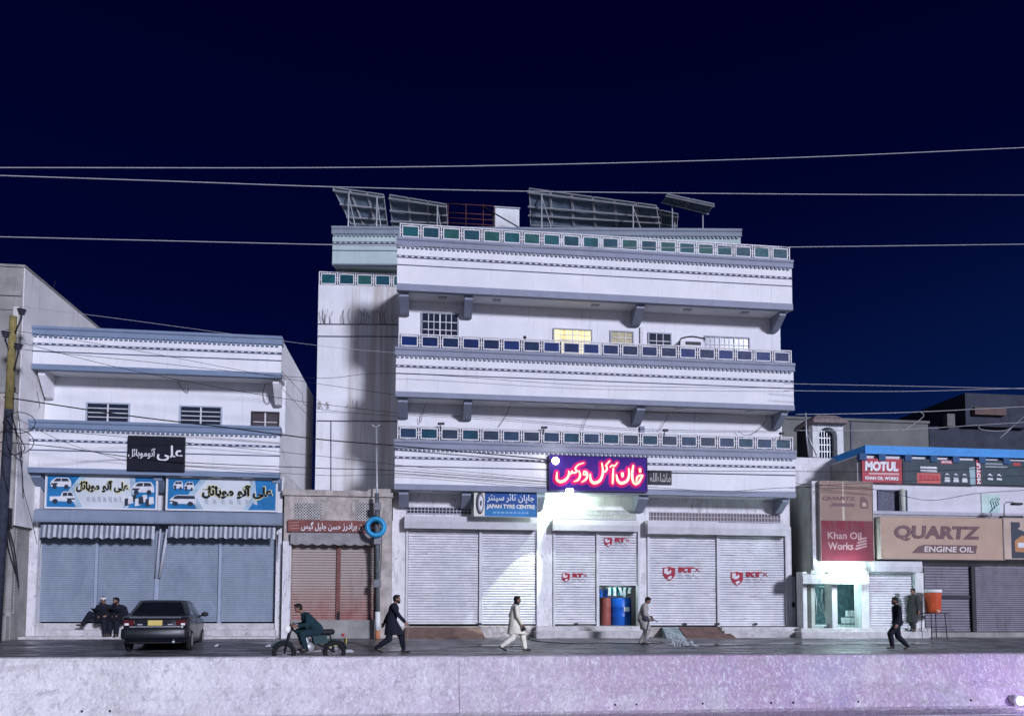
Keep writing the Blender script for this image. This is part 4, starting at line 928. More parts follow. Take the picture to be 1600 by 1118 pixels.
for q, lab, tx in (((72, 743, 245, 793), 'blue and white banner with a pickup picture at its lower left corner', (.265, .14, .745, .52)),
                   ((261, 748, 432, 796), 'blue and white banner with a minibus picture at its lower left corner', (.315, .18, .965, .64))):
    t = board(lab, q, 25.22, BANW, .06, WFR, .045)
    first = q[0] < 100
    patch(t, [(.005, .01), (.30, .01), (.19, .5), (.27, .99), (.005, .99)], BANB); patch(t, [(.30, .01), (.36, .01), (.25, .5), (.33, .99), (.27, .99), (.19, .5)], BANL)
    patch(t, [(.80, .01), (.995, .01), (.995, .99), (.74, .99), (.82, .6)], BANB); patch(t, [(.75, .01), (.80, .01), (.82, .6), (.74, .99), (.69, .99), (.77, .6)], BANL)
    put(t, 'علی آٹو موبائل', tx[0]-.008, tx[1]-.03, tx[2]+.008, tx[3]+.03, YLET, .072, .004, .018, 'lettering_outline', ar=True)
    put(t, 'علی آٹو موبائل', *tx, BLET, .052, .004, .023, ar=True)
    if first:
        vehicle(t, .03, .06, .19, .36, 'car'); vehicle(t, .03, .50, .23, .38, 'pickup'); vehicle(t, .77, .14, .21, .42, 'car')
        for k in range(9):
            u, w = .70+.032*k, .68+.12*((k*5) % 3)/2
            patch(t, [(u-.02, w-.1), (u+.02, w-.12), (u+.028, w+.1), (u-.02, w+.13)], VD if k % 2 else VW, .006+.0055*(k % 3))
    else:
        vehicle(t, .02, .52, .245, .36, 'van'); vehicle(t, .05, .08, .09, .3, 'car'); vehicle(t, .15, .1, .09, .3, 'car')
    gl = M('faded_grey_print', (.40, .44, .47), .5, .2, bump=0)
    for k in range(7):                        # faded second line, too pale to read
        u = (.36 if first else .34)+k*(.05 if first else .075)
        if first and u > .66: break
        patch(t, [(u, .66), (u+.03, .64+.03*(k % 2)), (u+.038, .82), (u+.005, .80)], gl, .005)
# red brown board of the little shop
t = board('long red brown painted board with white writing above the rusty shutters', (449, 812.5, 592, 831), BY-.10, M('red_brown_sign_board', (.20, .075, .065), .7, .25, 4, streak=.4, dirt=(.1, .05, .05)), .06)
put(t, 'احسن برادرز', .60, .16, .955, .90, WLET, .012, ar=True); put(t, 'حسن جلیل گیس', .15, .14, .58, .92, WLET, .012, ar=True)
for k in range(3): patch(t, [(.02, .22+.25*k), (.125, .16+.25*k), (.125, .21+.25*k), (.02, .28+.25*k)], M('tan_print', (.42, .25, .2), bump=0), .003)
# tyre shop board
t = board('blue tyre shop signboard with a tyre picture and white writing under the balcony', (741, 767, 839, 806.5), 25.12, M('tyre_sign_blue', (.012, .075, .27), .45, .25, 1.5, bump=0), .05, M('pale_sign_edge', (.5, .55, .55), .5), .015)
patch(t, [(.0, .01), (.165, .01), (.165, .99), (.0, .99)], M('cream_print', (.62, .60, .50), .5, .1, bump=0), .002)
patch(t, [(.175, .60), (.99, .55), (.99, .99), (.175, .99)], M('lighter_blue_print', (.03, .17, .40), .45, .25, 2, bump=0), .001, .003)
for ru, rw, m_, l_, cu in ((.066, .44, VD, .008, .088), (.046, .36, M('grey_tyre_print', (.25, .25, .27), bump=0), .0125, .10), (.034, .28, VW, .017, .104), (.014, .12, VD, .0215, .104)):
    patch(t, [(cu+ru*math.cos(k*math.pi/10), .49+rw*math.sin(k*math.pi/10)) for k in range(20)], m_, l_)
put(t, 'جاپان ٹائر سینٹر', .20, .10, .955, .47, WLET, .012, ar=True); put(t, 'JAPAN TYRE CENTRE', .195, .52, .965, .73, M('cream_lettering', (.74, .70, .60), .5, .05, bump=0), .03)
for k in range(9): patch(t, [(.30+.065*k, .83-.01*(k % 3)), (.345+.065*k, .82), (.345+.065*k, .87), (.30+.065*k, .88)], M('pale_blue_print', (.25, .42, .6), bump=0), .005)
# the glowing sign
SY_ = 24.88
led = board('glowing purple and red lit signboard with cream writing in the middle of the tall building', (858.5, 713, 1010.5, 766), SY_, M('purple_sign_board', (.02, .012, .10), .5, .2, 2, bump=0, emit=.24, ecol=(.10, .02, .42), spec=.05), .12, M('dark_purple_sign_edge', (.03, .02, .08), .4), .02, cat='lit sign')
def C(cx, cy): return on(led, (cx-125)/1120, (cy-84)/406)
STR = [([(1082, 183), (1070, 260), (1070, 335), (1084, 388), (1112, 402), (1146, 378), (1190, 300)], [20, 30, 30, 30, 34, 34, 22]), ([(1190, 298), (1160, 300), (1128, 322), (1116, 366)], [16, 24, 26, 22]), ([(1160, 228), (1161, 252)], [34, 34]),
       ([(1028, 222), (1032, 300), (1008, 368), (945, 398), (903, 372), (886, 300)], [16, 30, 36, 38, 34, 16]), ([(955, 284), (956, 310)], [38, 38]),
       ([(850, 222), (846, 310), (842, 402)], [18, 28, 22]), ([(812, 210), (838, 188), (866, 194), (898, 152)], [12, 20, 20, 10]),
       ([(718, 165), (730, 260), (716, 335), (682, 385), (628, 402), (592, 372), (584, 296)], [16, 28, 30, 36, 40, 34, 14]), ([(808, 136), (782, 168), (760, 196)], [16, 22, 14]), ([(772, 200), (776, 232), (760, 262), (726, 276)], [22, 22, 22, 22]),
       ([(514, 268), (544, 282), (548, 335), (524, 372), (486, 396)], [20, 30, 28, 26, 10]), ([(540, 300), (512, 310), (508, 284), (526, 266)], [18, 18, 18, 18]),
       ([(456, 262), (468, 320), (444, 372), (398, 392)], [14, 28, 28, 10]),
       ([(514, 166), (450, 192), (414, 236), (432, 268), (404, 288), (372, 280)], [10, 18, 20, 24, 24, 22]),
       ([(376, 270), (366, 300), (344, 296), (338, 270)], [20, 20, 22, 14]), ([(342, 280), (334, 330), (300, 376), (246, 398), (204, 370), (206, 286)], [18, 28, 36, 38, 32, 12])]
k_ = (led['_x1']-led['_x0'])/1120
GLO = M('glowing_red_letter_edge', (.6, .01, .06), .4, 0, emit=1.0, ecol=(.95, .01, .06), bump=0)
CRE = M('glowing_cream_letters', (.6, .45, .28), .4, 0, emit=.95, ecol=(1, .78, .48), bump=0)
h_, c_ = MB(), MB()
for i, (pts, ws) in enumerate(STR):
    stroke(h_, [C(*p) for p in pts], [(w*.84+17)*k_ for w in ws], SY_-.004-.0011*i, .02); stroke(c_, [C(*p) for p in pts], [w*.84*k_ for w in ws], SY_-.05-.0009*i, .02)
w_ = MB()  # the letters' glow on the board, painted as wide magenta strokes
for i, (pts, ws) in enumerate(STR): stroke(w_, [C(*p) for p in pts], [(w+62)*k_ for w in ws], SY_-.001-.0001*i, .0006)
w_.build('painted_halo', M('dim_magenta_letter_halo', (.2, .01, .12), .5, .1, 3, bump=0, emit=.36, ecol=(.70, .012, .22), spec=.05), led)
h_.build('letter_edge', GLO, led); c_.build('lettering', CRE, led)
li = bpy.data.lights.new('sign_glow', 'AREA'); li.shape = 'RECTANGLE'; li.size = 2.6; li.size_y = .5; li.energy = 9; li.color = (1, .2, .35)
lo = bpy.data.objects.new('sign_glow', li); COL.objects.link(lo); lo.parent = led; lo.location = Vector(((led['_x0']+led['_x1'])/2, SY_-.16, (led['_z0']+led['_z1'])/2)) - led.location; lo.rotation_euler = (R(90), 0, 0)
# lamps of that sign
p = U(868, 719.5, SY_-.13)
lp = thing('bulb_lamp', 'bright round white bulb at the upper left corner of the glowing purple sign', 'lamp', p)
MB().ell(p, (.125, .10, .125), 0, 16, 10).build('bulb', M('glowing_white_bulb', (1, 1, .95), .3, 0, emit=14, ecol=(1, .95, .88), bump=0), lp)
MB().tube([p+Vector((0, .07, .05)), p+Vector((0, .14, .08))], .03, 8).build('holder', BLACKM, lp)
li = bpy.data.lights.new('bulb_light', 'POINT'); li.energy = 10; li.color = (1, .93, .85); li.shadow_soft_size = .12
lo = bpy.data.objects.new('bulb_light', li); COL.objects.link(lo); lo.parent = lp; lo.location = (0, -.16, 0)
p = U(890, 766, SY_-.10)
fl_ = thing('flood_lamp', 'dazzling small floodlight under the bottom edge of the glowing purple sign', 'floodlight', p)
MB().box(p.x-.13, p.x+.13, p.y-.05, p.y+.04, p.z-.05, p.z+.05).build('lens', M('dazzling_lamp_lens', (1, 1, .95), .3, 0, emit=45, ecol=(.90, 1, .92), bump=0), fl_, bevel=.02)
MB().box(p.x-.15, p.x+.15, p.y+.041, p.y+.09, p.z-.07, p.z+.07).build('housing', BLACKM, fl_)
li = bpy.data.lights.new('flood_light', 'POINT'); li.energy = 150; li.color = (.80, 1, .86); li.shadow_soft_size = .06
lo = bpy.data.objects.new('flood_light', li); COL.objects.link(lo); lo.parent = fl_; lo.location = (0, .25, -.16)
li = bpy.data.lights.new('flood_beam', 'SPOT'); li.energy = 1500; li.color = (.85, 1, .92); li.spot_size = R(25); li.spot_blend = .12; li.shadow_soft_size = .05
lo = bpy.data.objects.new('flood_beam', li); COL.objects.link(lo); lo.parent = fl_; lo.location = (0, -.06, -.06)
lo.rotation_euler = Vector((U(800, 935, 25.9)-p)).to_track_quat('-Z', 'Y').to_euler()
# small black board
t = board('small black board with ornate pale writing right of the glowing purple sign', (1013.5, 734.5, 1049.5, 756.5), 24.95, M('black_sign_board', (.01, .01, .02)), .04)
put(t, 'ماشاءﷲ' if False else 'ماشاءاللہ', .06, .18, .94, .86, M('pale_lettering', (.5, .48, .46), bump=0), .006, ar=True)
# red marks on the shutters
MRED = M('dark_red_mark', (.30, .012, .035), .5, .1, bump=0); MGR = M('grey_mark', (.34, .33, .36), .6, .1, bump=0)
def mark(sh, q, q2):
    """shield emblem box and letter box in picture pixels, on the shutter's face"""
    Yp = SHY-.012
    x0, x1 = X(q[0], Yp, 900), X(q[2], Yp, 900); z0, z1 = Z(q[3], Yp, q[0]), Z(q[1], Yp, q[0])
    f = lambda pts: [(x0+(x1-x0)*a, z1-(z1-z0)*b) for a, b in pts]
    o_ = MB().poly(f([(0, .07), (.25, .06), (.5, 0), (.75, .06), (1, .07), (1, .55), (.85, .78), (.5, 1), (.15, .78), (0, .55)]), Yp-.004, Yp+.012).build('shield_mark', MRED, sh)
    MB().poly(f([(.1, .14), (.42, .12), (.36, .3), (.5, .34), (.62, .2), (.7, .36), (.58, .5), (.3, .56), (.2, .45), (.1, .5)]), Yp-.009, Yp-.0045).poly(f([(.45, .70), (.68, .62), (.72, .76), (.5, .92), (.36, .80)]), Yp-.009, Yp-.0045).build('shield_pattern', M('pale_mark', (.6, .59, .62), bump=0), o_)
    a0, a1 = X(q2[0], Yp, 900), X(q2[2], Yp, 900); b0, b1 = Z(q2[3], Yp, q2[0]), Z(q2[1], Yp, q2[0])
    w = a1-a0
    text('RT', a0, a0+.68*w, b0-.02, b1+.02, Yp, MRED, o_, .075, .006); text('X', a0+.70*w, a1-.06*w, b0, b1, Yp, MRED, o_, .004, .006)
    for k, (s_, e_) in enumerate(((0, .72), (0, .86))):
        n = 7
        for i in range(n):
            u0 = a0+w*(s_+(e_-s_)*i/n); u1 = u0+w*(e_-s_)/n*.72
            MB().box(u0, u1, Yp-.004, Yp+.01, b0-(b1-b0)*(.75+.62*k), b0-(b1-b0)*(.52+.62*k)).build('small_print', MGR, o_) if i % 3 != 2 else None
mark(shs[3], (944, 839, 957, 854), (961, 840.5, 985, 845.5)); mark(shs[2], (878, 894, 890.5, 909), (894.5, 895.5, 919, 900.5))
mark(shs[4], (1036, 884.5, 1055, 907), (1060, 886, 1096, 893)); mark(shs[5], (1142, 892, 1161, 914.5), (1166, 893.5, 1202, 900))
# right-hand signs
TAN = M('tan_sign_face', (.41, .285, .21), .5, .10, 1.0, .05, streak=.25, dirt=(.3, .2, .17)); BRN = M('brown_print', (.135, .07, .075), .5, .1, bump=0)
q1 = board('long tan box sign with big brown lettering over the shutters on the right', (1377, 808, 1567, 873), 24.75, TAN, .42, M('pale_box_edge', (.42, .36, .33), .5), .012)
put(q1, 'QUARTZ', .098, .20, .795, .575, BRN, .045, shear=.12); 
patch(q1, [(.245, .86), (.30, .70), (.345, .66), (.78, .66), (.765, .86)], BRN, .003, .006)
put(q1, 'ENGINE OIL', .345, .695, .745, .83, M('pale_tan_lettering', (.66, .58, .54), bump=0), .022, .008, .010, shear=.1)
q2 = board('end panel with a dark oil bottle picture beside the long tan box sign', (1568.5, 809, 1640, 873), 24.75, M('pale_tan_panel', (.44, .34, .28), .5, .15, 2, bump=0), .40, M('pale_box_edge', (.4, .4, .4)), .012)
patch(q2, [(.17, .10), (.36, .10), (.36, .22), (.30, .26), (.70, .45), (.95, .98), (.17, .98)], VD, .003)
patch(q2, [(.24, .55), (.40, .42), (.62, .55), (.78, .86), (.24, .82)], M('amber_print', (.45, .22, .10), bump=0), .008); patch(q2, [(.30, .6), (.5, .6), (.58, .72), (.3, .72)], VW, .0125)
q3 = board('tall tan and red vertical sign panel on the corner of the oil shop building', (1283, 752, 1362.5, 876), 24.95, M('brown_tan_sign_face', (.25, .16, .125), .5, .12, 1.0, .05, streak=.4, dirt=(.17, .10, .09)), .25, M('pale_box_edge', (.4, .4, .4)), .012)
MG = M('crimson_print', (.125, .014, .026), .5, .15, 1.5, bump=0)
patch(q3, [(.0, .495), (1, .495), (1, .999), (.0, .999)], MG, .002)
rr = random.Random(3)
for k in range(26): u = .02+k*.037; patch(q3, [(u, .5), (u+.022, .5), (u+.02, .53+rr.random()*.10), (u+.004, .53+rr.random()*.10)], M('dark_red_print', (.20, .012, .03), bump=0), .007) if rr.random() < .62 else None
put(q3, 'QUARTZ', .04, .19, .67, .245, BRN, .03, shear=.1); patch(q3, [(.18, .315), (.24, .275), (.66, .275), (.65, .315)], BRN, .003); 
patch(q3, [(.76, .20), (.83, .18), (.91, .24), (.92, .335), (.76, .335)], BRN, .003); patch(q3, [(.80, .26), (.87, .26), (.88, .31), (.80, .31)], TAN, .008)
MP = M('dull_pink_lettering', (.34, .20, .21), bump=0)
put(q3, 'Khan Oil', .13, .635, .77, .725, MP, .02); put(q3, 'Works', .13, .765, .61, .86, MP, .02)
for k in range(4): patch(q3, [(.64+.02*k, .84-.04*k), (.86, .80-.035*k), (.88, .815-.035*k), (.66+.02*k, .86-.04*k)], MP, .006)
patch(q3, [(.425, .0), (.455, .0), (.46, .49), (.42, .49)], M('pale_tan_print', (.50, .40, .33), bump=0), .0015, .0005)
bY = UY-.16
b1 = board('plain red poster with white lettering under the bright blue roof edge', (1347.5, 716, 1409, 754), bY, M('red_poster', (.38, .035, .05), .5, .1, 2, bump=0), .04, cat='poster', name='advertising_poster', group='posters on the upper storey')
put(b1, 'MOTUL', .07, .12, .90, .52, WLET, .06, shear=.05); put(b1, 'KHAN OIL WORKS', .07, .74, .90, .88, WLET, .04)
patch(b1, [(.16, .58), (.92, .58), (.92, .67), (.16, .67)], M('pink_print', (.6, .35, .35), bump=0), .003)
NAVY = M('dark_teal_poster', (.018, .042, .055), .5, .25, 3, bump=0)
b2 = board('dark poster with a coral red block and bottles, right of the red poster', (1411, 717.5, 1524, 756), bY, NAVY, .04, cat='poster', name='advertising_poster', group='posters on the upper storey')
patch(b2, [(.19, .56), (.51, .56), (.51, .98), (.19, .98)], M('coral_print', (.52, .13, .11), bump=0), .003); patch(b2, [(.52, .03), (.68, .03), (.68, .17), (.52, .17)], RED, .003)
put(b2, 'MOTUL', .53, .06, .67, .14, WLET, .06, .004, .008)
for k in range(2): patch(b2, [(.24, .30+.13*k), (.46, .30+.13*k), (.47, .38+.13*k), (.24, .38+.13*k)], WLET, .003)
for k in range(5): patch(b2, [(.22+.055*k, .66), (.26+.055*k, .63), (.262+.055*k, .86), (.225+.055*k, .88)], RED, .008)
for k in range(3):
    u = .55+.12*k; patch(b2, [(u, .95), (u+.01, .62), (u+.05, .5), (u+.095, .62), (u+.105, .95)], VD, .003); patch(b2, [(u+.015, .9), (u+.02, .72), (u+.085, .72), (u+.09, .9)], VW, .008); patch(b2, [(u+.02, .62), (u+.05, .54), (u+.085, .64), (u+.05, .60)], WLET, .0125)
patch(b2, [(.02, .06), (.09, .06), (.09, .96), (.02, .96)], VD, .003); patch(b2, [(.91, .3), (.99, .25), (.99, .98), (.92, .98)], M('pale_teal_print', (.3, .42, .45), bump=0), .003)
b3 = board('dark poster with white and red lettering running down its left edge', (1526, 719.5, 1640, 757.5), bY, NAVY, .04, cat='poster', name='advertising_poster', group='posters on the upper storey')
for k, c in enumerate('MOTO'):
    pass
x0, z1 = on(b3, .005, .04); x1, z0 = on(b3, .055, .98)
o = text('MOTUL', 0, z1-z0, 0, x1-x0, 0, WLET, None, .05, .006)
o.data.transform(Matrix.Translation((x1, bY-.004, z0)) @ Matrix.Rotation(R(-90), 4, 'Y')); o.parent = b3; o.location = -b3.location
patch(b3, [(.0, .02), (.06, .02), (.06, .99), (.0, .99)], RED, .001, .002)
for k in range(2): patch(b3, [(.12, .12+.12*k), (.36+.06*k, .12+.12*k), (.36+.06*k, .18+.12*k), (.12, .18+.12*k)], M('grey_teal_print', (.3, .35, .38), bump=0), .003)
patch(b3, [(.50, .08), (.60, .08), (.60, .2), (.50, .2)], RED, .003)
for k in range(2):
    u = .13+.12*k; patch(b3, [(u, .82), (u, .6), (u+.05, .45), (u+.11, .7), (u+.11, .85)], VD, .003); patch(b3, [(u+.02, .62), (u+.05, .54), (u+.09, .66), (u+.05, .62)], WLET, .008); patch(b3, [(u+.02, .80), (u+.02, .72), (u+.09, .74), (u+.09, .82)], VW, .008)
for s_ in (s1, led, q1, q2, q3, b1, b2, b3):
    pass
for o in bpy.data.objects:
    for k in ('_x0', '_x1', '_z0', '_z1', '_Y'):
        if k in o: del o[k]
# bracket lamp over the tan box sign
bl = thing('bracket_lamp', 'small dark bracket lamp on a thin arm above the long tan box sign', 'lamp', U(1570, 806, 25))
MB().tube([U(1569, 806, 25), U(1569, 787, 25), U(1573, 784, 24.9), U(1584, 784, 24.4)], .022, 6).build('arm', STEEL, bl)
p = U(1590, 787, 24.4); MB().box(p.x-.22, p.x+.14, 24.3, 24.5, p.z-.04, p.z+.04).build('lamp_head', BLACKM, bl, bevel=.02)
MB().tube([U(1562, 807, 24.9), U(1598, 807, 24.9)], .04, 6).build('base_bar', BLACKM, bl)

# ------------------------------------------------------------------ people
def blob(name, elems, m, parent, voxel=.016, smooth=4):
    """capsules (p0, p1, r0, r1) and ellipsoids (c, (rx, ry, rz)) and ring stacks fused into one continuous surface"""
    b = MB()
    for e_ in elems:
        if e_[0] == 'rings': b.rings(e_[1])
        elif len(e_) == 4:
            p, q, r0, r1 = Vector(e_[0]), Vector(e_[1]), e_[2], e_[3]
            b.tube([p, p.lerp(q, .5), q], [r0, (r0+r1)/2, r1], 12); b.ell(p, (r0,)*3, 0, 12, 8); b.ell(q, (r1,)*3, 0, 12, 8)
        else: b.ell(e_[0], e_[1], 0, 16, 10, e_[2] if len(e_) > 2 else None)
    t = bpy.data.objects.new('tmp', b.mesh('tmp', m)); COL.objects.link(t)
    r_ = t.modifiers.new('r', 'REMESH'); r_.mode = 'VOXEL'; r_.voxel_size = voxel; r_.use_smooth_shade = True
    if smooth: s_ = t.modifiers.new('s', 'SMOOTH'); s_.factor = .5; s_.iterations = smooth
    bpy.context.view_layer.update()
    me = bpy.data.meshes.new_from_object(t.evaluated_get(bpy.context.evaluated_depsgraph_get())); me.name = name
    bpy.data.objects.remove(t)
    me.polygons.foreach_set('use_smooth', [True]*len(me.polygons)); me.materials.clear(); me.materials.append(m)
    o = bpy.data.objects.new(name, me); COL.objects.link(o); o.parent = parent
    return o
V = Vector
def ik(a, b, l1, l2, bend):
    d = b-a; L_ = min(d.length, l1+l2-.003); n = d.normalized(); x = (l1*l1-l2*l2+L_*L_)/(2*L_); h = math.sqrt(max(0, l1*l1-x*x))
    p = bend-n*bend.dot(n); p.normalize(); return a+n*x+p*h, a+n*L_
def hand(elems, wrist, d, up, s):
    """palm, four unequal bent fingers and a thumb that leaves the palm's side"""
    d = d.normalized(); side = d.cross(up).normalized(); nrm = side.cross(d)
    pc = wrist+d*.05
    elems.append((wrist-d*.01, wrist+d*.02, .027, .027)); 
    elems += [(wrist+d*.03+side*q, wrist+d*.085+side*q, .016, .015) for q in (-.026, -.009, .009, .026)]
    for i, (q, l) in enumerate(((-.030, .062), (-.010, .075), (.010, .07), (.029, .055))):
        b = wrist+d*.088+side*q; k = b+d*l*.55-nrm*.006; e_ = k+d*l*.38-nrm*.026
        elems += [(b, k, .0105, .010), (k, e_, .010, .009)]
    t0 = wrist+d*.03-side*.03*s; t1 = t0-side*.03*s+d*.03; elems += [(t0, t1, .014, .012), (t1, t1+d*.034, .012, .010)]
def person(label, loc, yaw, P_, col, trouser, hair='short', scale=1.0, look=0.0, nod=0.0, sleeve=True, hem=.52, shoe=(.02, .02, .02), skirt=True, beard=False, group=None, extra=None):
    t = thing('person', label, 'person', loc, group)
    t.rotation_euler = (0, 0, yaw); t.scale = (scale,)*3
    cl = M('cloth_%02d%02d%02d_%s' % (int(col[0]*99), int(col[1]*99), int(col[2]*99), 'top'), col, .9, .18, 7, .5, 60, bdist=.02)
    tr = M('cloth_%02d%02d%02d_%s' % (int(trouser[0]*99), int(trouser[1]*99), int(trouser[2]*99), 'trouser'), trouser, .9, .18, 7, .5, 60, bdist=.02)
    hip = V(P_['hip']); ch = hip+V((P_.get('lean', 0), 0, .46-abs(P_.get('lean', 0))*.25)); tw = P_.get('twist', 0)
    Rz = Matrix.Rotation(tw, 3, 'Z')
    nk = ch+V((P_.get('lean', 0)*.25+.01, 0, .10)); hd = nk+V((P_.get('lean', 0)*.3+.03+.05*math.sin(nod), 0, .145-.03*math.sin(nod)))
    Rh = Matrix.Rotation(look, 3, 'Z') @ Matrix.Rotation(nod, 3, 'Y')
    B = [(hip, (.13, .165, .13)), (hip+V((0, 0, .05)), ch, .125, .13), (ch+Rz @ V((0, .15, .0)), ch+Rz @ V((0, -.15, .0)), .075, .075), (ch, nk, .09, .055), (nk, hd-Rh @ V((.02, 0, .06)), .055, .055)]
    K, S_ = [], []
    H_ = lambda v: hd+Rh @ V(v)
    B += [(hd, (.098, .078, .112), Rh), (H_((.03, 0, -.055)), (.062, .056, .062), Rh), (H_((.085, 0, .0)), H_((.108, 0, -.028)), .011, .016), (H_((.078, .03, .028)), H_((.078, -.03, .028)), .017, .017),
          (H_((.0, .078, -.01)), (.018, .010, .030), Rh), (H_((.0, -.078, -.01)), (.018, .010, .030), Rh), (H_((.075, 0, -.085)), (.02, .022, .018), Rh), (H_((.086, .018, -.058)), H_((.086, -.018, -.058)), .009, .009)]
    for sgn, hk, fk in ((1, 'hl', 'fl'), (-1, 'hr', 'fr')):
        sh_ = ch+Rz @ V((0, .185*sgn, .01)); el, wr = ik(sh_, V(P_[hk]), .285, .25, V(P_.get('eb', (-1, .5*sgn, -.2))))
        B += [(sh_, el, .048, .04), (el, wr, .04, .028)]
        hand(B, wr, (wr-el).normalized(), V(P_.get('pn', (0, sgn, .2))), sgn)
        K += [(ch+Rz @ V((0, .12*sgn, .02)), sh_, .075, .076), (sh_, el, .074, .062), (el, el.lerp(wr, .92 if sleeve else .4), .062, .052)]
        hj = hip+V((0, .09*sgn, -.02)); ft = V(P_[fk]); kn, an = ik(hj, ft, .44, .42, V(P_.get('kb'+fk[1], P_.get('kb', (1, .05*sgn, .0)))))
        B += [(hj, kn, .085, .055), (kn, an, .055, .036)]
        td = V(P_.get('t'+fk[1], (1, .12*sgn, 0))).normalized()
        B += [(an, an+td*.10-V((0, 0, .045)), .036, .03)]
        S_ += [(hj, kn, .115, .098), (kn, kn.lerp(an, .95), .098, .068)]
        hl = an-td*.05-V((0, 0, .04)); blob('shoe', [(hl, an+td*.09-V((0, 0, .048)), .036, .038), (an+td*.08-V((0, 0, .05)), an+td*.165-V((0, 0, .055)), .037, .03)], M('shoe_leather_%d' % int(shoe[0]*99), shoe, .6, .2), t, .012, 2)
        P_['k'+fk[1]] = kn
    blob('body', B, SKIN, t, .011, 2)
    blob('trousers', S_+[(hip, (.15, .18, .13))], tr, t, .018)
    K += [(ch, (.125, .19, .13)), (hip+V((0, 0, .05)), ch-V((0, 0, .03)), .155, .15), (hip, (.165, .20, .14)), (ch, nk-V((0, 0, .02)), .12, .075)]
    if skirt:
        kl, kr = P_['kl'], P_['kr']; rs = []; c0 = hip+V((0, 0, .1)); mid = (kl+kr)/2; mid = V((mid.x*.8+hip.x*.2, mid.y, hip.z-(hip.z-hem)))
        rx = max(abs(kl.x-kr.x)/2+.13, .2)
        for i in range(7):
            f_ = i/6; c_ = c0.lerp(mid, f_); ax, ay = .15+(rx-.15)*f_, .185+.05*f_
            rs.append([c_+V((ax*math.cos(a)*(1+.05*f_*math.sin(5*a+1)), ay*math.sin(a)*(1+.07*f_*math.cos(4*a)), .01*f_*math.sin(3*a))) for a in [2*math.pi*k/24 for k in range(24)]])
        K.append(('rings', rs))
    blob('kameez' if skirt else 'jacket', K, cl, t, .018)
    if hair in ('short', 'cap'):
        e_ = [(H_((-.016, 0, .026)), (.100, .086, .102), Rh), (H_((-.035, 0, -.02)), (.075, .080, .075), Rh), (H_((.055, 0, .092)), (.042, .06, .03), Rh)]
        blob('hair', e_, HAIR, t, .012, 2)
    if hair == 'cap':
        blob('cap', [(H_((-.005, 0, .055)), (.112, .096, .07), Rh), (H_((.05, .0, .045)), H_((.10, 0, .035)), .055, .04)], M('white_knit_cap', (.72, .71, .68), .9, .1, 20), t, .012, 2)
    if beard: blob('beard', [(H_((.062, 0, -.09)), (.045, .055, .045), Rh), (H_((.02, .06, -.05)), (.03, .018, .05), Rh), (H_((.02, -.06, -.05)), (.03, .018, .05), Rh)], HAIR, t, .012, 2)
    for s_ in (1, -1):
        MB().ell(H_((.088, .032*s_, .008)), (.011, .014, .010), 0, 8, 6, Rh).build('eye', M('dark_eye', (.02, .018, .018), .2), t, world=False)
        MB().tube([H_((.094, .016*s_, .034)), H_((.090, .034*s_, .038)), H_((.078, .05*s_, .032))], .006, 5).build('eyebrow', HAIR, t, world=False)
    MB().tube([H_((.094, .022, -.058)), H_((.098, 0, -.056)), H_((.094, -.022, -.058))], .006, 5).build('mouth', M('lips', (.16, .06, .05), .5), t, world=False)
    if extra: extra(t, H_, P_)
    return t
def spot(px, Y): p = U(px, 1000, Y); return V((p.x, Y, gz(Y, p.x)+.01))
walk = lambda s: dict(hip=(0, 0, .86), lean=.05, fl=(.36*s, .07, .09), fr=(-.40*s, -.07, .16), tr=(1, -.1, -.5), hl=(-.10, .27, .86), hr=(.22, -.26, .90))
NIGHT = (.012, .014, .024)
pw = walk(1); pw.update(hr=(.42, -.22, .86), hl=(-.22, .24, .84), lean=.07)
def stick(t, H_, P_):
    MB().tube([V((.50, -.22, .87)), V((.47, -.22, .45)), V((.45, -.20, .22))], .012, 6).build('walking_stick', M('thin_wood', (.25, .2, .15)), t, world=False)
person('man in dark kameez striding right with an arm stretched forward, by the tyre pole', spot(611, 20.9), R(0), pw, NIGHT, NIGHT, scale=.97, extra=stick, beard=True)
pw = walk(1); pw.update(lean=.04, hr=(.20, -.25, .83), hl=(.05, .26, .85))
def scarf(t, H_, P_):
    blob('scarf', [(H_((-.03, .03, -.13)), H_((-.03, -.03, -.13)), .085, .085), (H_((-.06, .05, -.16)), H_((-.08, .07, -.24)), .055, .04)], M('dark_scarf', (.012, .012, .02), .95, .2, 20), t, .014, 2)
    blob('held_bag', [(V((.25, -.27, .68)), (.07, .05, .06)), (V((.25, -.27, .74)), V((.22, -.26, .80)), .012, .012)], M('dark_bag', (.02, .02, .03), .6), t, .012, 2)
person('man in cream kameez and dark scarf walking right past the white shutters', spot(803, 21.2), R(4), pw, (.74, .71, .58), (.76, .73, .62), scale=.95, extra=scarf)
ps = dict(hip=(0, 0, .88), lean=.10, fl=(.05, .10, .08), fr=(-.06, -.11, .08), hl=(.26, .16, .98), hr=(.30, -.10, .90))
def wrap(t, H_, P_):
    blob('gathered_cloth', [(V((.10, .10, .98)), V((.12, -.14, .92)), .12, .13), (V((.10, -.10, .92)), V((.18, .04, .80)), .12, .09)], M('dark_grey_cloth', (.05, .05, .07), .9, .3, 9), t, .016)
    MB().tube(spline([V((.10, -.20, .05)), V((.18, -.26, .5)), V((.30, -.12, .88)), V((.44, -.08, .86)), V((.55, -.06, .78))], 8), .016, 6).build('held_hose', M('dark_green_hose', (.03, .05, .05), .5), t, world=False)
hm = person('man in grey kameez standing with head bowed and hosing the wet ground', spot(1003, 22.9), R(-18), ps, (.33, .31, .29), (.30, .28, .27), scale=.90, look=-.2, nod=.45, extra=wrap)
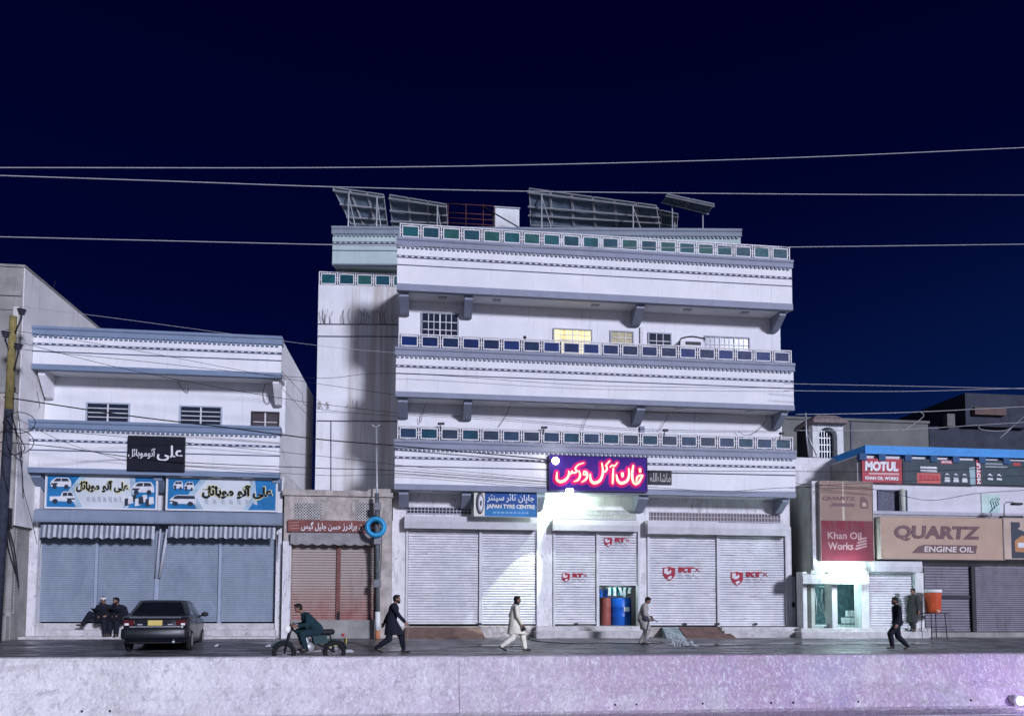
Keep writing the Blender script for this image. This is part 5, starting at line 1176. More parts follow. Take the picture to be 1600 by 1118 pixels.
pw = walk(1); pw.update(lean=.02, hr=(-.16, -.27, .84), hl=(.16, .28, .82), fl=(.22, .08, .09), fr=(-.34, -.08, .10))
person('man in dark jacket and trousers walking left in front of the bright shop', spot(1403, 21.4), R(172), pw, (.012, .014, .022), (.016, .016, .024), scale=.95, skirt=False, beard=True)
ps = dict(hip=(0, 0, .90), lean=.0, fl=(.12, .09, .08), fr=(-.06, -.10, .08), hl=(.04, .27, .82), hr=(.04, -.27, .82))
ps2 = U(1430, 985, RY-.42)
person('man in long grey coat standing on the step beside the orange water cooler', V((ps2.x, RY-.38, Z(986, RY-.55, 1350)+.005)), R(195), ps, (.05, .05, .05), (.045, .045, .045), scale=.89, hem=.34)
# two men sitting on the plinth
def seat_at(px, Y, z): p = U(px, 975, Y); return V((p.x, Y, z))
zpl_l = Z(973, LS-.16, 240)
def shawl(t, H_, P_):
    c = V(P_['hip'])+V((P_.get('lean', 0)*.6, 0, .2))
    blob('shawl', [(c, (.22, .28, .26)), (c+V((0, 0, .16)), (.16, .25, .16)), (c+V((.16, .0, -.20)), (.26, .26, .12)), (c+V((.10, .12, .0)), c+V((.30, .12, -.22)), .13, .11), (c+V((.10, -.12, .0)), c+V((.30, -.12, -.22)), .13, .11)], M('near_black_shawl', (.008, .009, .014), .95, .3, 8, .6), t, .02)
sit = lambda: dict(hip=(.0, 0, .12), lean=.12, fl=(.46, .14, -.36), fr=(.40, -.16, -.36), hl=(.32, .16, .26), hr=(.32, -.14, .24), kb=(1, 0, .9))
a = sit(); a.update(fr=(.20, -.62, -.02), kbr=(.6, -.5, .8), tr=(.3, -1, .2))
person('man in white cap and black shawl sitting on the ledge with one leg stretched out', seat_at(163, LS-.26, zpl_l), R(-82), a, NIGHT, NIGHT, hair='cap', scale=.95, look=.25, extra=shawl)
a = sit(); a.update(lean=.20)
person('bare headed bearded man in black shawl sitting hunched next to the parked car', seat_at(191, LS-.26, zpl_l), R(-105), a, NIGHT, NIGHT, scale=.95, look=-.5, nod=.1, beard=True, extra=shawl)

# ------------------------------------------------------------------ motorcycle and rider
mp = U(484, 1000, 17.6); mp = V((mp.x, 17.6, .005)); MYAW = R(198)
mc = thing('motorcycle', 'dark motorcycle with a yellow number plate ridden left past the rusty shutters', 'motorcycle', mp); mc.rotation_euler = (0, 0, MYAW); mc.scale = (.92,)*3
GRN = M('dark_green_paint', (.012, .04, .045), .35, .2)
for xx in (.62, -.62):
    tw = MB().torus((xx, 0, .29), .235, .058).build('wheel', M('tyre_rubber', (.015, .015, .016), .85), mc, world=False)
    MB().torus((xx, 0, .29), .195, .018).tube([(xx, -.05, .29), (xx, .05, .29)], .065, 12).box(xx-.010, xx+.010, -.012, .012, .10, .48).box(xx-.19, xx+.19, -.011, .011, .28, .30).build('rim', M('dull_dark_rim', (.10, .10, .11), .5, metal=.4), tw, world=False)
blob('fuel_tank', [(V((.16, 0, .82)), (.22, .13, .11))], GRN, mc, .014); blob('seat', [(V((-.05, 0, .78)), V((-.55, 0, .80)), .085, .075)], M('seat_vinyl', (.015, .015, .017), .6), mc, .014)
blob('engine', [(V((.05, 0, .42)), (.17, .12, .15)), (V((.05, 0, .42)), V((.10, 0, .66)), .08, .06)], STEEL, mc, .014)
MB().tube([(.62, .09, .29), (.50, .09, .78), (.40, .07, .98)], .024, 8).tube([(.62, -.09, .29), (.50, -.09, .78), (.40, -.07, .98)], .024, 8).tube([(.46, 0, .9), (.1, 0, .62), (-.62, .08, .30)], .025, 8).tube([(-.1, 0, .72), (-.5, 0, .72), (-.62, -.08, .30)], .025, 8).build('frame', BLACKM, mc, world=False)
MB().tube([(.36, .34, 1.0), (.40, .12, 1.04), (.40, -.12, 1.04), (.36, -.34, 1.0)], .016, 8).build('handlebar', STEEL, mc, world=False)
MB().ell((.55, 0, .88), (.09, .10, .10)).build('headlight', M('headlight_glass', (.5, .5, .52), .2, emit=.3, ecol=(.9, .95, 1)), mc, world=False)
MB().tube([(0, -.14, .30), (-.45, -.15, .32), (-.85, -.15, .40)], [.02, .04, .045], 10).build('exhaust', STEEL, mc, world=False)
MB().box(-.90, -.885, -.13, .13, .50, .64).build('number_plate', M('yellow_number_plate', (.62, .55, .10), .5, .05, emit=0), mc, world=False)
MB().box(-.86, -.80, -.06, .06, .68, .75).build('tail_light', M('red_lamp_glass', (.35, .01, .01), .3), mc, world=False)
for xx, a0, a1 in ((.62, 25, 130), (-.62, 30, 165)):
    MB().rings([[V((xx+rr*math.cos(R(a0+(a1-a0)*k/10)), yy, .29+rr*math.sin(R(a0+(a1-a0)*k/10)))) for rr, yy in ((.31, -.07), (.33, 0), (.31, .07), (.30, .07), (.315, 0), (.30, -.07))] for k in range(11)]).build('mudguard', GRN, mc, world=False)
for sy2 in (-1, 1): MB().poly([(-.42, .52), (-.10, .50), (-.04, .72), (-.40, .72)], sy2*.10, sy2*.13).build('side_cover', GRN, mc, world=False)
rd = dict(hip=(-.20, 0, .88), lean=.30, fl=(.12, .17, .42), fr=(.12, -.17, .42), hl=(.36, .32, 1.04), hr=(.36, -.32, 1.04), kb=(1, 0, .6))
person('rider in dark green clothes sitting on the motorcycle by the rusty shutters', mp, MYAW, rd, (.012, .035, .045), (.012, .03, .04), scale=.86, nod=.25, skirt=False)

# ------------------------------------------------------------------ parked car
cp = U(242, 985, 20.25)
car = thing('parked_car', 'dark saloon car with a yellow number plate parked nose to the blue grey shutters', 'car', (cp.x, 20.25, gz(20.9, cp.x)+.01)); car.rotation_euler = (R(-1.2), 0, R(10)); 
PAINT = M('dark_metallic_car_paint', (.007, .009, .013), .25, .2, 2, bump=0, metal=.0, spec=.5)
CGL = M('dark_car_glass', (.008, .010, .014), .06, .1, bump=0, spec=.7)
def cring(y, hw, zb, zt_, cr_=.10, n=5, tuck=.06):
    p = []
    for (sx2, sz2, a0) in ((1, 1, 0), (-1, 1, 90), (-1, -1, 180), (1, -1, 270)):
        for k in range(n):
            a = R(a0+90*k/(n-1)); h2 = hw-(tuck if sz2 < 0 else 0)
            p.append(V((sx2*(h2-cr_)+cr_*math.cos(a), y, (zt_-cr_ if sz2 > 0 else zb+cr_)+cr_*math.sin(a))))
    return p
body = [cring(*q) for q in ((.02, .70, .36, .84, .10), (.0+.06, .77, .27, .90, .09), (.25, .815, .22, .945, .07), (.70, .83, .20, .955, .06), (1.4, .835, .20, .945, .06), (2.3, .835, .20, .93, .06), (3.0, .83, .20, .90, .06), (3.6, .81, .22, .83, .07), (4.0, .77, .26, .74, .09), (4.15, .68, .34, .64, .10))]
MB().rings(body).build('body', PAINT, car, world=False)
def qring(y0, y1, hw, z, c=.12, n=4):
    p = []
    for cx2, cy2, a0 in ((hw-c, y1-c, 0), (-hw+c, y1-c, 90), (-hw+c, y0+c, 180), (hw-c, y0+c, 270)):
        for k in range(n): a = R(a0+90*k/(n-1)); p.append(V((cx2+c*math.cos(a), cy2+c*math.sin(a), z)))
    return p
cab = [qring(.42, 3.10, .775, .90, .10), qring(.50, 3.02, .765, .95, .10), qring(1.02, 2.42, .60, 1.335, .12), qring(1.10, 2.32, .57, 1.37, .13), qring(1.30, 2.12, .42, 1.39, .15)]
MB().rings(cab).build('cabin', PAINT, car, world=False)
def cabq(u0, u1, w0, w1, side, off=.008):
    """pane on a cabin face: corners between the waist and roof rings"""
    A = {'rear': (V((-.68, .515, .965)), V((.68, .515, .965)), V((.50, 1.01, 1.325)), V((-.50, 1.01, 1.325))), 'front': (V((.68, 3.0, .965)), V((-.68, 3.0, .965)), V((-.50, 2.43, 1.325)), V((.50, 2.43, 1.325))),
         'right': (V((.762, .62, .965)), V((.762, 2.90, .965)), V((.603, 2.30, 1.325)), V((.603, 1.14, 1.325))), 'left': (V((-.762, 2.90, .965)), V((-.762, .62, .965)), V((-.603, 1.14, 1.325)), V((-.603, 2.30, 1.325)))}[side]
    f = lambda u, w: A[0].lerp(A[1], u).lerp(A[3].lerp(A[2], u), w)
    q = [f(u0, w0), f(u1, w0), f(u1, w1), f(u0, w1)]; n_ = (q[1]-q[0]).cross(q[3]-q[0]).normalized()
    return MB().hexa([p+n_*off for p in q], [p-n_*.02 for p in q])
cabq(.02, .98, .02, .95, 'rear').build('rear_window', CGL, car, world=False)
cabq(.03, .97, .04, .93, 'front').build('windscreen', CGL, car, world=False)
for s_ in ('right', 'left'):
    for a, b in (((.03, .47), (.50, .95)) if s_ == 'right' else ((.05, .50), (.53, .97))): cabq(a, b, .06, .90, s_).build('side_window', CGL, car, world=False)
BMP = M('dark_bumper_plastic', (.009, .013, .017), .4, .2, 4, spec=.4)
MB().rings([cring(-.06, .70, .38, .60, .07, 5, 0), cring(.0, .80, .34, .63, .07, 5, 0), cring(.32, .835, .34, .63, .06, 5, 0)]).build('rear_bumper', BMP, car, world=False)
MB().box(-.62, .62, .012, .05, .885, .925).build('boot_edge', M('boot_lip', (.10, .11, .13), .3), car, world=False)
MB().box(-.60, .60, -.012, .03, .655, .67).build('chrome_strip', STEEL, car, world=False)
for s_ in (-1, 1):
    tl = MB().box(s_*.50, s_*.745, -.015, .10, .69, .84).build('tail_light', M('dark_red_lamp_glass', (.075, .006, .008), .2, spec=.5), car, world=False, bevel=.015)
    MB().box(s_*.62, s_*.72, -.024, -.016, .70, .755).build('reverse_lamp', M('clear_lamp_glass', (.75, .74, .74), .15, spec=.6), tl, world=False, bevel=.01)
    MB().box(s_*.30, s_*.42, -.014, .02, .705, .735).build('boot_trim', GREY, car, world=False)
    mr = MB().ell((s_*.93, 2.55, 1.0), (.10, .06, .07)).tube([(s_*.78, 2.6, .94), (s_*.90, 2.56, .98)], .025, 6).build('wing_mirror', BLACKM, car, world=False)
    for yy in (.78, 3.32):
        w_ = MB().torus((s_*.745, yy, .29), .22, .075, axis='x', n=28).build('wheel', M('tyre_rubber', (.015, .015, .016), .85), car, world=False)
        MB().tube([(s_*.74, yy, .29), (s_*.815, yy, .29)], [.20, .185], 20).build('rim', M('dull_alloy', (.34, .34, .36), .4, metal=.4), w_, world=False)
    MB().box(s_*.836, s_*.842, 1.30, 1.42, .76, .79).build('door_handle', BLACKM, car, world=False)
    MB().box(s_*.8365, s_*.840, 1.585, 1.595, .30, .93).build('door_gap', BLACKM, car, world=False)
MB().box(-.17, .17, -.022, .0, .695, .83).build('number_plate', M('yellow_car_plate', (.60, .46, .14), .5, .1), car, world=False)
MB().tube([(.45, -.02, .27), (.45, .3, .27)], .03, 10).build('exhaust', STEEL, car, world=False)
MB().box(-.62, .62, .10, .5, .24, .34).build('underbody', BLACKM, car, world=False)

# ------------------------------------------------------------------ poles, tyre, drums, cooler and small things
WOODP = M('old_yellowed_wood', (.22, .18, .07), .9, .3, 6, .5, 30, streak=.6, dirt=(.08, .07, .04))
up = thing('utility_pole', 'leaning wooden utility pole with insulators at the left edge of the photo', 'utility pole', U(-6, 1000, 23.4))
MB().tube([U(21, 494, 23.3), U(14, 640, 23.4)], [.10, .12], 12).build('pole_top', WOODP, up)
MB().tube([U(14, 640, 23.4), U(8, 750, 23.45), U(-8, 1004, 23.5)], [.122, .13, .15], 12).build('pole', M('dark_tarred_wood', (.035, .04, .06), .85, .3, 6), up)
INS = M('dark_ceramic_insulator', (.05, .05, .07), .35, .2)
for px, py in ((34, 484), (9, 519), (29, 538)):
    p = U(px, py, 23.2); m_ = MB()
    for k in range(3): m_.ell(p+V((0, 0, -.06*k)), (.13-.018*k, .13-.018*k, .035), 0, 12, 6)
    m_.tube([p, p+V((0, 0, -.26))], .03, 8).build('insulator', INS, up)
    MB().tube([p+V((0, 0, -.24)), U(18 if px < 20 else 22, py+40, 23.3)], .025, 6).build('insulator_arm', BLACKM, up)
p = U(12, 805, 23.3)
for k in range(5):
    a0 = U(random.uniform(4, 22), random.uniform(640, 690), 23.25); a1 = U(random.uniform(2, 40), random.uniform(700, 800), 23.25)
    MB().tube(spline([a0, a0.lerp(a1, .5)+V((random.uniform(-.3, .4), 0, -.3)), a1], 8), .014, 5).build('loose_cable', CABLE, up)
for k, (px, py, r_) in enumerate(((30, 660, .45), (22, 690, .55))):
    p = U(px, py, 23.2); MB().tube([p+V((r_*math.cos(a*.35), 0, r_*.7*math.sin(a*.35))) for a in range(19)], .012, 5).build('cable_loop', CABLE, up)
mb_ = thing('meter_box', 'black cable box with dangling wires on the pier of the far left building', 'cable box', U(12, 815, 24.2))
p, q = U(7, 820, 24.2), U(16, 793, 24.2); MB().box(p.x, q.x, 24.2, 24.34, p.z, q.z).build('box', BLACKM, mb_, bevel=.01)
for dx in (0, 5, 9): MB().tube(spline([U(9+dx*.4, 820, 24.22), U(14+dx, 860, 24.4), U(27+dx*.3, 900+dx*2, 24.45)], 8), .016, 5).build('wire', CABLE, mb_)
# pole of the little shop, with the blue tyre
pp = thing('service_pole', 'thin service pole with white and orange painted foot in front of the small shop', 'pole', U(592, 1000, 24.9))
PY = 24.85
a = lambda py, px=589: U(px, py, PY)
MB().tube([a(665, 588), a(770, 589), a(845, 590)], .03, 8).build('conduit', STEEL, pp)
MB().tube([a(770, 589), a(955, 590)], .075, 10).build('upper_pole', M('weathered_dark_pole', (.10, .11, .12), .8, .4, 6), pp)
MB().tube([a(955, 590), a(984, 590)], .085, 10).build('white_band', PWH, pp); MB().tube([a(984, 590), V((a(984, 590).x, PY, .1))], .087, 10).build('orange_band', M('faded_orange_paint', (.42, .17, .09), .8, .2), pp)
for k in range(7):
    y0 = 770+random.uniform(0, 40)
    MB().tube(spline([a(y0, 586+k), a(y0+40, 584+k*2), a(y0+100, 588+k)], 6), .012, 5).build('cable', CABLE, pp)
for py in (785, 838, 905): MB().box(a(py, 585).x, a(py, 596).x, PY-.13, PY-.09, a(py+12).z, a(py).z).build('meter', M('grey_meter_casing', (.2, .2, .22), .6, .2), pp)
MB().tube([a(668, 587), a(664, 582), a(662, 580)], .02, 6).tube([a(668, 588), a(663, 594)], .02, 6).build('top_bracket', STEEL, pp)
ty = thing('painted_tyre', 'bright blue painted tyre hanging as a sign over the red brown board', 'tyre', U(587, 823, PY-.18))
p = U(587, 823, PY-.2)
MB().torus(p, .27, .085, n=40, k=12).build('tyre', M('bright_blue_tyre_paint', (.015, .26, .52), .5, .12, 5, .2), ty)
MB().torus(p+V((0, -.085, 0)), .27, .022, n=40, k=6).build('rim_line', M('pale_blue_tyre_paint', (.10, .42, .62), .5), ty)
MB().tube([p+V((-.05, 0, .33)), p+V((-.02, .05, .42))], .015, 5).build('hook', BLACKM, ty)
# drums in the half open shop
def drum(label, px0, px1, ptop, m, Y, x_off=0):
    x0_, x1_ = X(px0, Y+.3, 950), X(px1, Y+.3, 950); r_ = (x1_-x0_)/2; c_ = (x0_+x1_)/2; z0_ = zpl-.02; h_ = Z(ptop, Y, 960)-z0_
    t = thing('drum', label, 'drum', (c_, Y+r_, z0_)); Yc = Y+r_
    prof = [(0, .0), (.97, 0), (1, .02), (1, .30), (1.03, .33), (1, .36), (1, .64), (1.03, .67), (1, .70), (1, .96), (.93, 1), (0, 1)]
    MB().rings([[V((c_+r_*f*math.cos(k*math.pi/14), Yc+r_*f*math.sin(k*math.pi/14), z0_+h_*w)) for k in range(28)] for f, w in prof if f > 0], cap=True).build('body', m, t)
    MB().torus((c_, Yc, z0_+h_), r_*.93, .02, axis='z').build('rim', m, t)
    return t, c_, Yc, r_, z0_, h_
BLD = M('bright_blue_drum_plastic', (.008, .10, .46), .35, .15, 3, bump=0, spec=.4)
t, c_, Yc, r_, z0_, h_ = drum('large bright blue drum with a white label in the half open shop', 954, 987, 934, BLD, YW+.55)
MB().box(c_+.02, c_+.22, Yc-r_-.022, Yc-r_-.006, z0_+h_*.52, z0_+h_*.68).build('label_sticker', M('white_sticker', (.6, .66, .72), .5), t)
drum('dull red drum beside the blue drum in the half open shop', 937, 953, 934, M('dull_red_drum_paint', (.26, .075, .06), .5, .2, 4), YW+.62)
for px, lab in ((938, 'blue plastic jug standing on the dull red drum in the half open shop'), (947, 'blue plastic jug between the red drum and hanging bags in the half open shop')):
    p = U(px, 932, YW+.95); t = thing('plastic_jug', lab, 'jug', (p.x, YW+.95, p.z-.02))
    blob('body', [(V((0, 0, .06)), V((0, 0, .22)), .09, .09), (V((0, 0, .22)), V((0, 0, .31)), .07, .035)], BLD, t, .015, 2); MB().tube([(0, 0, .32), (0, 0, .37)], .04, 10).build('cap', WHITE, t, world=False)
hb = thing('hanging_packets', 'string of shiny teal and white packets hanging inside the half open shop', 'packets', U(968, 916, YW+.8))
for k in range(13):
    p = U(952+k*2.7, 917, YW+.75+.12*(k % 3)); hh = random.uniform(.18, .36); ww = .05; an = random.uniform(-.35, .35)
    q = [p+V((-ww, 0, 0)), p+V((ww, 0, 0)), p+V((ww+an*hh, -.02, -hh)), p+V((-ww+an*hh, .02, -hh))]
    MB().hexa(q, [v_+V((0, .03, 0)) for v_ in q]).build('packet', (M('white_packet', (.62, .68, .68), .3), M('teal_packet', (.03, .25, .28), .3), M('dark_teal_packet', (.01, .09, .12), .3))[k % 3], hb)
MB().tube([U(948, 916, YW+.8), U(990, 916, YW+.8)], .012, 5).build('rail', STEEL, hb)
li = bpy.data.lights.new('drum_fill_light', 'POINT'); li.energy = 22; li.color = (.75, .98, 1); li.shadow_soft_size = .1  # fill light added inside the half open shop
lo = bpy.data.objects.new('drum_fill_light', li); COL.objects.link(lo); lo.location = (X(962, YW+.5, 930), YW+.35, Z(905, YW+.4, 962))
bp_ = thing('drum_fill_bulb', 'small unseen fill bulb added behind the half raised shutter of the drum shop', 'bulb', lo.location+V((0, .12, .12)))
MB().ell((0, 0, 0), (.04, .04, .05)).build('bulb', LAMP, bp_, world=False); MB().tube([(0, 0, .04), (0, 0, .5)], .008, 5).build('fill_bulb_flex', CABLE, bp_, world=False)  # bulb and flex of the added fill light
lo.parent = bp_; lo.location = (0, -.12, -.12)
# orange water cooler on its stand
cY = 24.35; a, b = U(1446, 957, cY+.28), U(1471, 957, cY+.28); cx_ = (a.x+b.x)/2; zt_, zb_ = Z(925, cY, 1458), Z(957, cY, 1458); rr_ = (b.x-a.x)/2*.92
st = thing('cooler_stand', 'thin black metal stand carrying the orange water cooler', 'stand', (cx_, cY+rr_, gz(cY, cx_)))
for sx2, sy2 in ((-1, -1), (1, -1), (1, 1), (-1, 1)): MB().tube([(cx_+sx2*.26, cY+rr_+sy2*.24, zb_-.02), (cx_+sx2*.30, cY+rr_+sy2*.28, gz(cY, cx_))], .016, 6).build('leg', BLACKM, st)
MB().box(cx_-.30, cx_+.36, cY+rr_-.27, cY+rr_+.27, zb_-.03, zb_-.004).build('top', BLACKM, st)
MB().tube([(cx_-.28, cY+rr_-.26, zb_-.5), (cx_+.28, cY+rr_-.26, zb_-.5)], .012, 6).build('crossbar', BLACKM, st)
wc = thing('water_cooler', 'orange water cooler with a white lid on the thin black stand', 'water cooler', (cx_, cY+rr_, zb_))
ring = lambda f, z: [V((cx_+rr_*f*math.cos(k*math.pi/14), cY+rr_+rr_*f*math.sin(k*math.pi/14), z)) for k in range(28)]
MB().rings([ring(.82, zb_), ring(.86, zb_+.03), ring(.96, zt_-.02), ring(.97, zt_)]).build('body', M('orange_red_plastic', (.55, .085, .03), .4, .15, 4, bump=0, spec=.4), wc)
MB().rings([ring(1.0, zt_+.001), ring(1.03, zt_+.02), ring(1.02, zt_+.09), ring(.9, zt_+.11)]).build('lid', M('white_plastic_lid', (.72, .72, .72), .4), wc)
MB().tube([(cx_-.05, cY+.02, zb_+.10), (cx_-.05, cY-.08, zb_+.08), (cx_-.05, cY-.08, zb_+.02)], .02, 6).build('tap', M('white_plastic_lid', (.7, .7, .7)), wc)
# air cooler on the balcony, dome lamp, fixtures on the lowest railing
ac = thing('air_cooler', 'white air cooler with a dark curved hood behind the middle balcony railing', 'air cooler', U(1079, 560, 25.6))
a, b = X(1060, 25.6, 540), X(1099, 25.6, 540); zz0, zz1 = Z(560, 25.6, 1080), Z(534, 25.6, 1080)
MB().prism_x([(25.45, zz0), (25.9, zz0), (25.9, zz1+.05), (25.45, zz1)], a, b).build('casing', WHITE, ac, bevel=.03)
MB().box(a+.22, b-.16, 25.43, 25.449, zz1-.16, zz1-.05).build('slot', BLACKM, ac)
MB().tube(spline([V((a-.02, 25.42, zz0+.3)), V((a, 25.42, zz1-.02)), V((a+.12, 25.42, zz1+.07)), V(((a+b)/2, 25.42, zz1+.13)), V((b, 25.42, zz1+.07))], 6), .028, 6).build('hood', BLACKM, ac)
dl = thing('dome_camera', 'tiny dark dome camera on top of the middle balcony railing', 'camera', U(820, 527, 25.05)); p = U(820, 527, 25.02)
MB().ell(p, (.06, .06, .06)).build('dome', BLACKM, dl); MB().tube([p, p+V((.02, .02, -.14))], .015, 5).build('stem', BLACKM, dl)
for px, py, lab in ((687, 662, 'small dark camera on the lowest railing, nearest to the left end'), (848, 668, 'small dark camera on the lowest railing above the tyre shop sign'), (1037, 672, 'small dark camera on the lowest railing right of the glowing sign'), (1218, 677, 'small dark camera on the lowest railing at the right corner')):
    p = U(px, py+2, 24.95); t = thing('railing_camera', lab, 'camera', p, 'cameras on the lowest railing')
    MB().tube([p+V((-.05, -.12, .02)), p+V((.14, .0, .06))], .045, 8).build('body', M('dark_camera_case', (.07, .07, .08), .5), t)
    MB().tube([p+V((.04, 0, 0)), p+V((.03, .06, -.16))], .016, 5).build('stem', BLACKM, t)
# litter and water
lit = M('white_litter', (.62, .63, .66), .6, .1)
for px, py, w_, d_, m_, lab in ((476, 1010, .34, .22, lit, 'white foam lid lying on the road in front of the rusty shutters'), (420, 1003, .14, .1, lit, 'small scrap of white litter on the ground behind the parked car'), (520, 999, .36, .16, M('pale_yellow_sheet', (.55, .53, .26), .6), 'flat pale yellow sheet on the ground by the motorcycle'), (543, 1014, .34, .08, lit, 'torn strip of white plastic on the road near the striding man'), (339, 999, .10, .08, lit, 'tiny scrap of white paper beside the rear wheel of the car')):
    p = U(px, py, 21.4)
    d = ray(px, py); tt = 21.4/d.y
    Yl = 20.7 if py > 1005 else 21.8
    p = U(px, py, Yl); z_ = gz(Yl, p.x)+.03
    o = MB().hexa([(p.x-w_/2, Yl-d_, z_), (p.x+w_/2, Yl-d_*.8, z_+.01), (p.x+w_/2*.6, Yl+d_, z_+.06), (p.x-w_/2*.8, Yl+d_, z_+.04)], [(p.x-w_/2, Yl-d_, z_+.012), (p.x+w_/2, Yl-d_*.8, z_+.026), (p.x+w_/2*.6, Yl+d_, z_+.075), (p.x-w_/2*.8, Yl+d_, z_+.055)]).build('litter', m_); tag(o, lab, 'litter')
WATER = M('spray_water', (.62, .70, .72), .15, .1, bump=0, spec=.5)
mb = MB(); a = U(1037, 984, 22.6); rw = random.Random(5)
for k in range(340):
    u = rw.random()**.8; e_ = V((U(1052+rw.random()*40, 1004, 22.2).x, 22.0+rw.random()*.7, gz(22.3)+.02))
    p = a.lerp(e_, u); p.z += .10*math.sin(math.pi*u); q = a.lerp(e_, min(u+.05, 1)); q.z += .10*math.sin(math.pi*min(u+.05, 1))
    mb.tube([p, q], .005+.013*u*rw.random(), 4)
struct(mb.build('water_spray', WATER), 'stuff')
PUD = M('puddle_water', (.05, .06, .07), .07, .1, bump=.35, bscale=4, spec=.5)
for i, (x0_, y0_, rx, ry) in enumerate(((2.2, 22.6, .9, .2), (8.8, 22.7, 1.3, .25), (12.6, 22.9, 1.6, .3), (6.9, 23.4, .9, .18), (15.5, 22.8, 1.0, .25))):
    P_ = [(x0_+rx*math.cos(t*.2618)*(1+.2*mnoise.noise((t*.7, i, 0))), y0_+ry*math.sin(t*.2618)*(1+.3*mnoise.noise((t*.9, i, 4)))) for t in range(24)]
    struct(MB().add([(x_, y_, gz(y_, x_)+.024) for x_, y_ in P_], [tuple(range(24))]).build('puddle', PUD))
hs = thing('garden_hose', 'dark hose lying across the wet ground behind the hosing man', 'hose', (hm.location.x, hm.location.y, hm.location.z))
MB().tube(spline([hm.location+V((-.1, -.2, .03)), hm.location+V((-1.0, .3, .03)), hm.location+V((-2.2, .1, .03)), hm.location+V((-3.2, .9, .06)), hm.location+V((-3.4, 1.8, .12))], 8), .018, 6).build('pipe', M('dark_green_hose', (.03, .05, .05)), hs)
# marker lamp low on the barrier at the right edge
p = U(1595, 1094, yb-.36)
ml = thing('marker_lamp', 'round white glaring lamp low on the barrier at the right edge of the photo', 'lamp', p)
MB().ell(p, (.058, .03, .058), 0, 16, 10).build('lens', M('glaring_white_lens', (1, 1, 1), .3, 0, emit=9, ecol=(.92, .92, 1), bump=0), ml)
MB().tube([p+V((0, .01, 0)), p+V((0, .16, 0))], .062, 16).build('housing', PWH, ml)
li = bpy.data.lights.new('marker_light', 'POINT'); li.energy = 9; li.color = (.55, .42, 1); li.shadow_soft_size = .05
lo = bpy.data.objects.new('marker_light', li); COL.objects.link(lo); lo.parent = ml; lo.location = (0, -.5, .05)

# ------------------------------------------------------------------ cables
def cable(label, pts, r, m, group=None):
    """pts = (px, py, Y) along the cable"""
    P_ = [U(*q) for q in pts]
    if pts[0][0] < 0: P_.insert(0, P_[0]+(P_[0]-P_[1]).normalized()*14)     # cables run on to the next poles
    if pts[-1][0] > 1600: P_.append(P_[-1]+(P_[-1]-P_[-2]).normalized()*14)
    o = MB().tube(spline(P_, 10), r, 5).build('power_cable', m); tag(o, label, 'cable', group); return o
g1, g2 = 'cables across the night sky', 'cables across the building fronts'
cable('pale cable across the night sky, highest of all, rising towards the right', [(-40, 262, 16), (500, 262, 16.5), (860, 257, 17), (1250, 246, 17.5), (1640, 229, 18)], .0115, CABLEL, g1)
cable('pale cable across the night sky touching the tops of the solar panels', [(-40, 273, 16), (260, 283, 16.3), (520, 292, 16.6), (830, 299, 17), (1260, 303.5, 17.5), (1640, 305, 18)], .0115, CABLEL, g1)
cable('pale cable crossing the night sky and the top balcony railing', [(-40, 369, 16), (250, 376, 16.3), (620, 384, 16.7), (1060, 387, 17.2), (1235, 386, 17.5), (1640, 381, 18)], .0105, CABLEL, g1)
cable('pale thin cable above the dark houses on the right, lower of two', [(1225, 610, 24.4), (1420, 611, 24), (1640, 605, 23.5)], .011, CABLEL, g1)
cable('pale thin cable above the dark houses on the right, upper of two', [(1225, 599, 24.4), (1420, 603, 24), (1640, 608, 23.5)], .011, CABLEL, g1)
cable('pale cable running over the arched roof turret to the right edge', [(1243, 647, 24.4), (1330, 646, 24.2), (1440, 643, 24), (1640, 633, 23.5)], .013, CABLEL, g1)
cable('pale cable hanging in a loop below the one over the roof turret', [(1438, 643, 24), (1443, 650, 24), (1425, 664, 24), (1410, 673, 24)], .012, CABLEL, g1)
cable('pale cable level across the dark block house on the right', [(1243, 672, 24.4), (1400, 671, 24.2), (1640, 657, 23.5)], .011, CABLEL, g1)
cable('pale cable loop hanging at the right edge above the blue roof', [(1530, 663, 23.8), (1532, 670, 23.8), (1560, 673, 23.8), (1580, 668, 23.8), (1606, 645, 23.6)], .012, CABLEL, g1)
